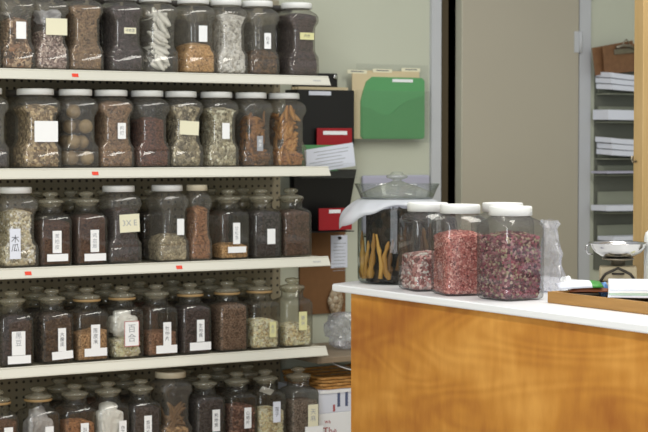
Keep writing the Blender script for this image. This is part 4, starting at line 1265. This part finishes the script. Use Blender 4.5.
# big green folder
Yg = Y1 + .008
g0, g1 = P(361, 76.5, Yg), P(424.5, 139, Yg)
gf = thing('green_folder', 'large green folder with a wavy front pocket in the clear wall pocket', 'folder', ((g0.x + g1.x) / 2, Yg, g1.z))
gw, gh = g1.x - g0.x, g0.z - g1.z
bm = bmesh.new()
outl = [(-gw / 2 + .01, 0), (gw / 2 - .01, 0), (gw / 2, .01), (gw / 2, gh - .012), (gw / 2 - .012, gh), (-gw / 2 + .05, gh), (-gw / 2 + .025, gh - .018), (-gw / 2 + .012, gh - .05), (-gw / 2, gh - .09), (-gw / 2, .01)]
add_prism(bm, outl, 1, 0, .006)
bm_obj('cover', bm, M['greenflap'], gf)
bm = bmesh.new()
wav = []
for i in range(21):
    t = i / 20; x = -gw / 2 + .004 + t * (gw - .008)
    wav.append((x, gh * (.52 - .13 * math.sin(PI * min(1, t / .75)) ** 2 * (1 if t < .375 or t < .75 else 1) + .20 * max(0, (t - .45)) / .55)))
add_prism(bm, [(-gw / 2 + .004, .004), (gw / 2 - .004, .004)] + wav[::-1], 1, -.0025, -.0003)
bm_obj('front_pocket', bm, M['greencard'], gf)
box('label_strip', ((P(392, 78, Yg).x + P(413, 78, Yg).x) / 2 - gf.location.x, -.0008, gh - .012), (.092, .001, .011), M['paper'], gf)
# manila folders behind it
for k, (px0, px1, py) in enumerate(((352, 398, 70), (356, 408, 68.5), (362, 419, 67))):
    Y = WALLY - .040 + .010 * k
    q0, q1 = P(px0, py, Y), P(px1, 139, Y)
    t = thing('manila_folder', ['manila folder behind the green folder, its tab at the left', 'manila folder behind the green folder, its tab in the middle', 'rearmost manila folder behind the green folder, its tab at the right'][k], 'folder', ((q0.x + q1.x) / 2, Y, q1.z), 0, 'manila folders in the wall pocket')
    fw_, fh = q1.x - q0.x, q0.z - q1.z - .012
    bm = bmesh.new(); add_box(bm, (0, 0, fh / 2), (fw_, .004, fh), .0008)
    bm_obj('card', bm, M['manila'], t)
    tx = (-.08, .0, .09)[k]
    tb = box('tab', (tx, 0, fh + .006), (.085, .003, .0135), M['creampaper'], t, .0008)
    bm = bmesh.new(); add_box(bm, (0, 0, 0), (.055, .0004, .003)); l = bm_obj('writing', bm, M['ink'], tb); l.location = (tx, -.0018, fh + .007)

# ----------------------------------------------- table by the wall, with boxes
TBZ = .728
SHL = onY(317, 360, 5.12).x
tb = thing('wall_shelf', 'grey-brown wall shelf under the brown board with a crumpled bag on it', 'shelf', (SHL + .31, WALLY, TBZ))
box('board', (0, -.205, -.010), (.62, .40, .020), M['tabletop'], tb, .002)
for sx in (.05, .28):
    box('bracket', (sx, -.17, -.034), (.02, .33, .026), M['darkmetal'], tb)
CX0 = onY(318.5, 400, 5.16).x
def carton(label, zb_, zt_, w, mat):
    t = thing('paper_carton', label, 'carton', (CX0 + w / 2, 5.30, zb_), 0, 'white cartons')
    box('body', (0, 0, (zt_ - zb_) / 2), (w, .28, zt_ - zb_), M[mat], t, .002)
    return t, w, zt_ - zb_
z1_ = onY(331, 413, 5.16).z; z2_ = onY(331, 390, 5.16).z
t, w, h1 = carton('white carton with red print, lowest of the stack under the wall shelf', .0003, z1_, .42, 'paper')
def cpx(px, t): return onY(px, 400, 5.16).x - t.location.x
text_mesh('print', ['wa'], .022, M['redink'], t, (cpx(327.5, t), -.1408, h1 - .028))
text_mesh('print', ['The'], .036, M['redink'], t, (cpx(330, t), -.1408, h1 - .062))
t, w, h2 = carton('white carton with navy stripes on top of the red-printed carton', z1_ + .0005, z2_, .41, 'bluepaper')
for px in (338.7, 346.5):
    box('stripe', (cpx(px, t), -.1404, h2 * .55), (.011, .0006, h2 * .62), M['boxblue'], t)
box('print', (cpx(334, t), -.1404, h2 * .2), (.008, .0006, h2 * .3), M['redink'], t)
box('lid_rim', (0, -.142, h2 - .006), (w - .01, .003, .010), M['paper'], t)
bz = z2_ + .0006
h3 = min(onY(331, 368, 5.16).z, TBZ - .075) - bz
bk = thing('wicker_basket', 'flat wicker basket on the striped carton under the wall shelf', 'basket', (CX0 + .205, 5.30, bz))
bm = bmesh.new()
n = 4
for k in range(n):
    z = h3 * (k + .5) / n
    pts = rsq(.185 + .008 * (k / n), .133 + .004 * (k / n), .02, z, 4)
    N = 96
    dense = []
    P0 = pts + pts[:1]
    Ls = [0]
    for u, v in zip(P0[:-1], P0[1:]): Ls.append(Ls[-1] + math.hypot(u[0] - v[0], u[1] - v[1]))
    for i in range(N):
        d_ = i / N * Ls[-1]
        m_ = max(q for q in range(len(pts)) if Ls[q] <= d_)
        f = (d_ - Ls[m_]) / max(1e-6, Ls[m_ + 1] - Ls[m_])
        x = P0[m_][0] * (1 - f) + P0[m_ + 1][0] * f; y = P0[m_][1] * (1 - f) + P0[m_ + 1][1] * f
        wv = 1 + .022 * (1 if (i // 3 + k) % 2 else -1)
        dense.append((x * wv, y * wv))
    add_loft(bm, [[(x, y, z - h3 * .42 / n) for x, y in dense], [(x * 1.02, y * 1.02, z) for x, y in dense], [(x, y, z + h3 * .42 / n) for x, y in dense], [(x * .97, y * .97, z) for x, y in dense], [(x, y, z - h3 * .42 / n) for x, y in dense]], False, False)
bm_obj('weave', bm, M['wicker'], bk)
box('basket_base', (0, 0, .003), (.35, .25, .005), M['wicker'], bk)
o = box('folded_paper', (0, 0, 0), (.10, .10, .003), M['paper'], None, 0, Euler((0.15, .30, .1)).to_matrix()); a = onY(344, 370, 5.155); o.location = (a.x + .02, 5.185, bz + h3 + .028)
tag(o, 'white folded paper slipping over the rim of the wicker basket', 'paper')
# crumpled bag on the table
o = crumple('plastic_bag', (onY(345, 350, 5.30).x, 5.30, TBZ + .0005), (.068, .085, .066), M['bag'], 'crumpled clear plastic bag on the wall shelf between shelving and counter', 'bag', 9, 4, .3)

# -------------------------------------------- paper sorter right of the door
SXL = onY(601.5, 120, 5.42).x + .045
SW = .31
so = thing('paper_sorter', 'grey-green wall paper sorter with open trays right of the door', 'paper sorter', (SXL + SW / 2, WALLY, .95))
SY = 5.425
top = onY(600, 62, SY).z
box('back_plate', (0, -.006, (top - .95) / 2), (SW, .008, top - .95), M['sorterback'], so)
lev = [93.5, 122, 159, 175.5, 213.5, 243]
for k, py in enumerate(lev):
    z = onY(602, py, SY).z - .95
    box('tray_shelf', (0, -.052, z), (SW, .082, .005), M['sorter'], so)
    g_ = (onY(602, ([62] + lev)[k], SY).z - .95 - z)
    box('tray_stop', (0, -.020, z + .004 + g_ * .27), (SW - .01, .004, g_ * .52), M['sorter'], so)
def stack(px, py0, py1, n, labels, tilt, dx=0.0, mat='bluepaper'):
    z0 = onY(px, py1, SY).z + .004; z1 = onY(px, py0, SY).z
    th = (z1 - z0) / n
    for i in range(n):
        bm = bmesh.new()
        L, Wd = .255, .095
        segs = 8
        rng = random.Random(px + i)
        bend = (.5 + .12 * i) * tilt
        rings = []
        for s in range(segs + 1):
            t = s / segs; x = (t - .5) * L
            zz = bend * .03 * (1 - t) ** 2
            rings.append([(x, -Wd / 2, zz), (x, Wd / 2, zz + tilt * .01), (x, Wd / 2, zz + tilt * .01 + th * .9), (x, -Wd / 2, zz + th * .9)])
        add_loft(bm, rings, smooth=False)
        o = bm_obj('paper_sheaf', bm, M[mat], None)
        o.location = (onY(px, py1, SY - .03).x + .190 + dx + rng.uniform(-.006, .006), SY + .0165 + rng.uniform(-.003, .003), z0 + i * th)
        o.rotation_euler = (0, 0, rng.uniform(-.07, .05))
        tag(o, labels[i], 'papers', 'papers in the wall sorter')
stack(598, 75, 92.5, 3, ['lowest curled sheaf in the top tray of the wall sorter', 'middle curled sheaf in the top tray of the wall sorter', 'uppermost curled sheaf in the top tray of the wall sorter'], .55)
stack(597, 109, 121, 1, ['flat sheaf in the second tray of the wall sorter'], .1)
stack(599, 140, 158, 3, ['lowest loose sheaf in the third tray of the wall sorter', 'middle loose sheaf in the third tray of the wall sorter', 'uppermost loose sheaf in the third tray of the wall sorter'], .5)
stack(593, 171, 174.5, 1, ['thin grey sheaf in the fourth tray of the wall sorter'], 0, 0, 'lavender')
stack(593, 205.5, 212.5, 1, ['thin sheaf sticking out of the fifth tray of the wall sorter'], .1, 0)
stack(600, 236.5, 242, 1, ['sheaf in the lowest tray of the wall sorter'], .0)
a = onY(634, 188, 5.30); o = box('paper_card', (0, 0, 0), (.10, .10, .022), M['bluepaper'], None); o.location = (a.x, 5.40, onY(602, 213.5, SY).z + .05)
bpy.data.objects.remove(o)
# clipboards
for k, (px, py, rot, lab) in enumerate(((624, 58.5, -.10, 'brown clipboard with a steel clip on top of the wall sorter'), (614, 58, -.17, 'plain brown board behind the clipboard on top of the wall sorter'))):
    Y = 5.44 + .022 * k
    a = onY(px, py, Y)
    t = thing('clipboard', lab, 'clipboard', (a.x, Y, onY(602, 93.5, SY).z + .058))
    z = .1 + a.z - t.location.z - .1
    R_ = Euler((0, rot, 0)).to_matrix()
    bm = bmesh.new(); add_box(bm, (0, 0, 0), (.215, .005, .112), .0015, R_)
    o = bm_obj('board', bm, M['clipwood'], t); o.location = (0, 0, z)
    if k == 0:
        bm = bmesh.new()
        add_box(bm, (0, -.006, .030), (.115, .006, .022), .002, R_)
        add_tube(bm, [(-.05, -.010, .042), (-.02, -.014, .050), (.02, -.014, .050), (.05, -.010, .040)], .006, 8)
        add_tube(bm, [(-.018, -.010, .044), (-.012, -.014, .066), (.0, -.014, .076), (.012, -.014, .066), (.018, -.010, .044)], .003, 6)
        c = bm_obj('clip', bm, M['dullmetal'], t); c.location = (0, 0, z)

# ------------------------------------------------------------------ lights
def area(name, loc, rot, sx, sy, power, col):
    l = bpy.data.lights.new(name, 'AREA'); l.shape = 'RECTANGLE'; l.size = sx; l.size_y = sy; l.energy = power; l.color = col
    o = bpy.data.objects.new(name, l); o.location = loc; o.rotation_euler = rot; COL.objects.link(o); return o
area('ceiling_lamp', (1.2, 3.4, 2.70), (0, 0, 0), .35, 2.6, 34, (1.0, .96, .88))
area('ceiling_lamp', (3.4, 3.0, 2.70), (0, 0, 0), .35, 2.6, 34, (1.0, .96, .88))
area('shop_window', (-.9, .6, 1.75), (PI / 2, 0, -.75), 2.4, 1.7, 110, (.90, .95, 1.0))
w_ = bpy.data.worlds.new('world'); SC.world = w_; w_.use_nodes = True
bg = w_.node_tree.nodes.get('Background'); bg.inputs[0].default_value = (.95, .97, 1.0, 1); bg.inputs[1].default_value = .50
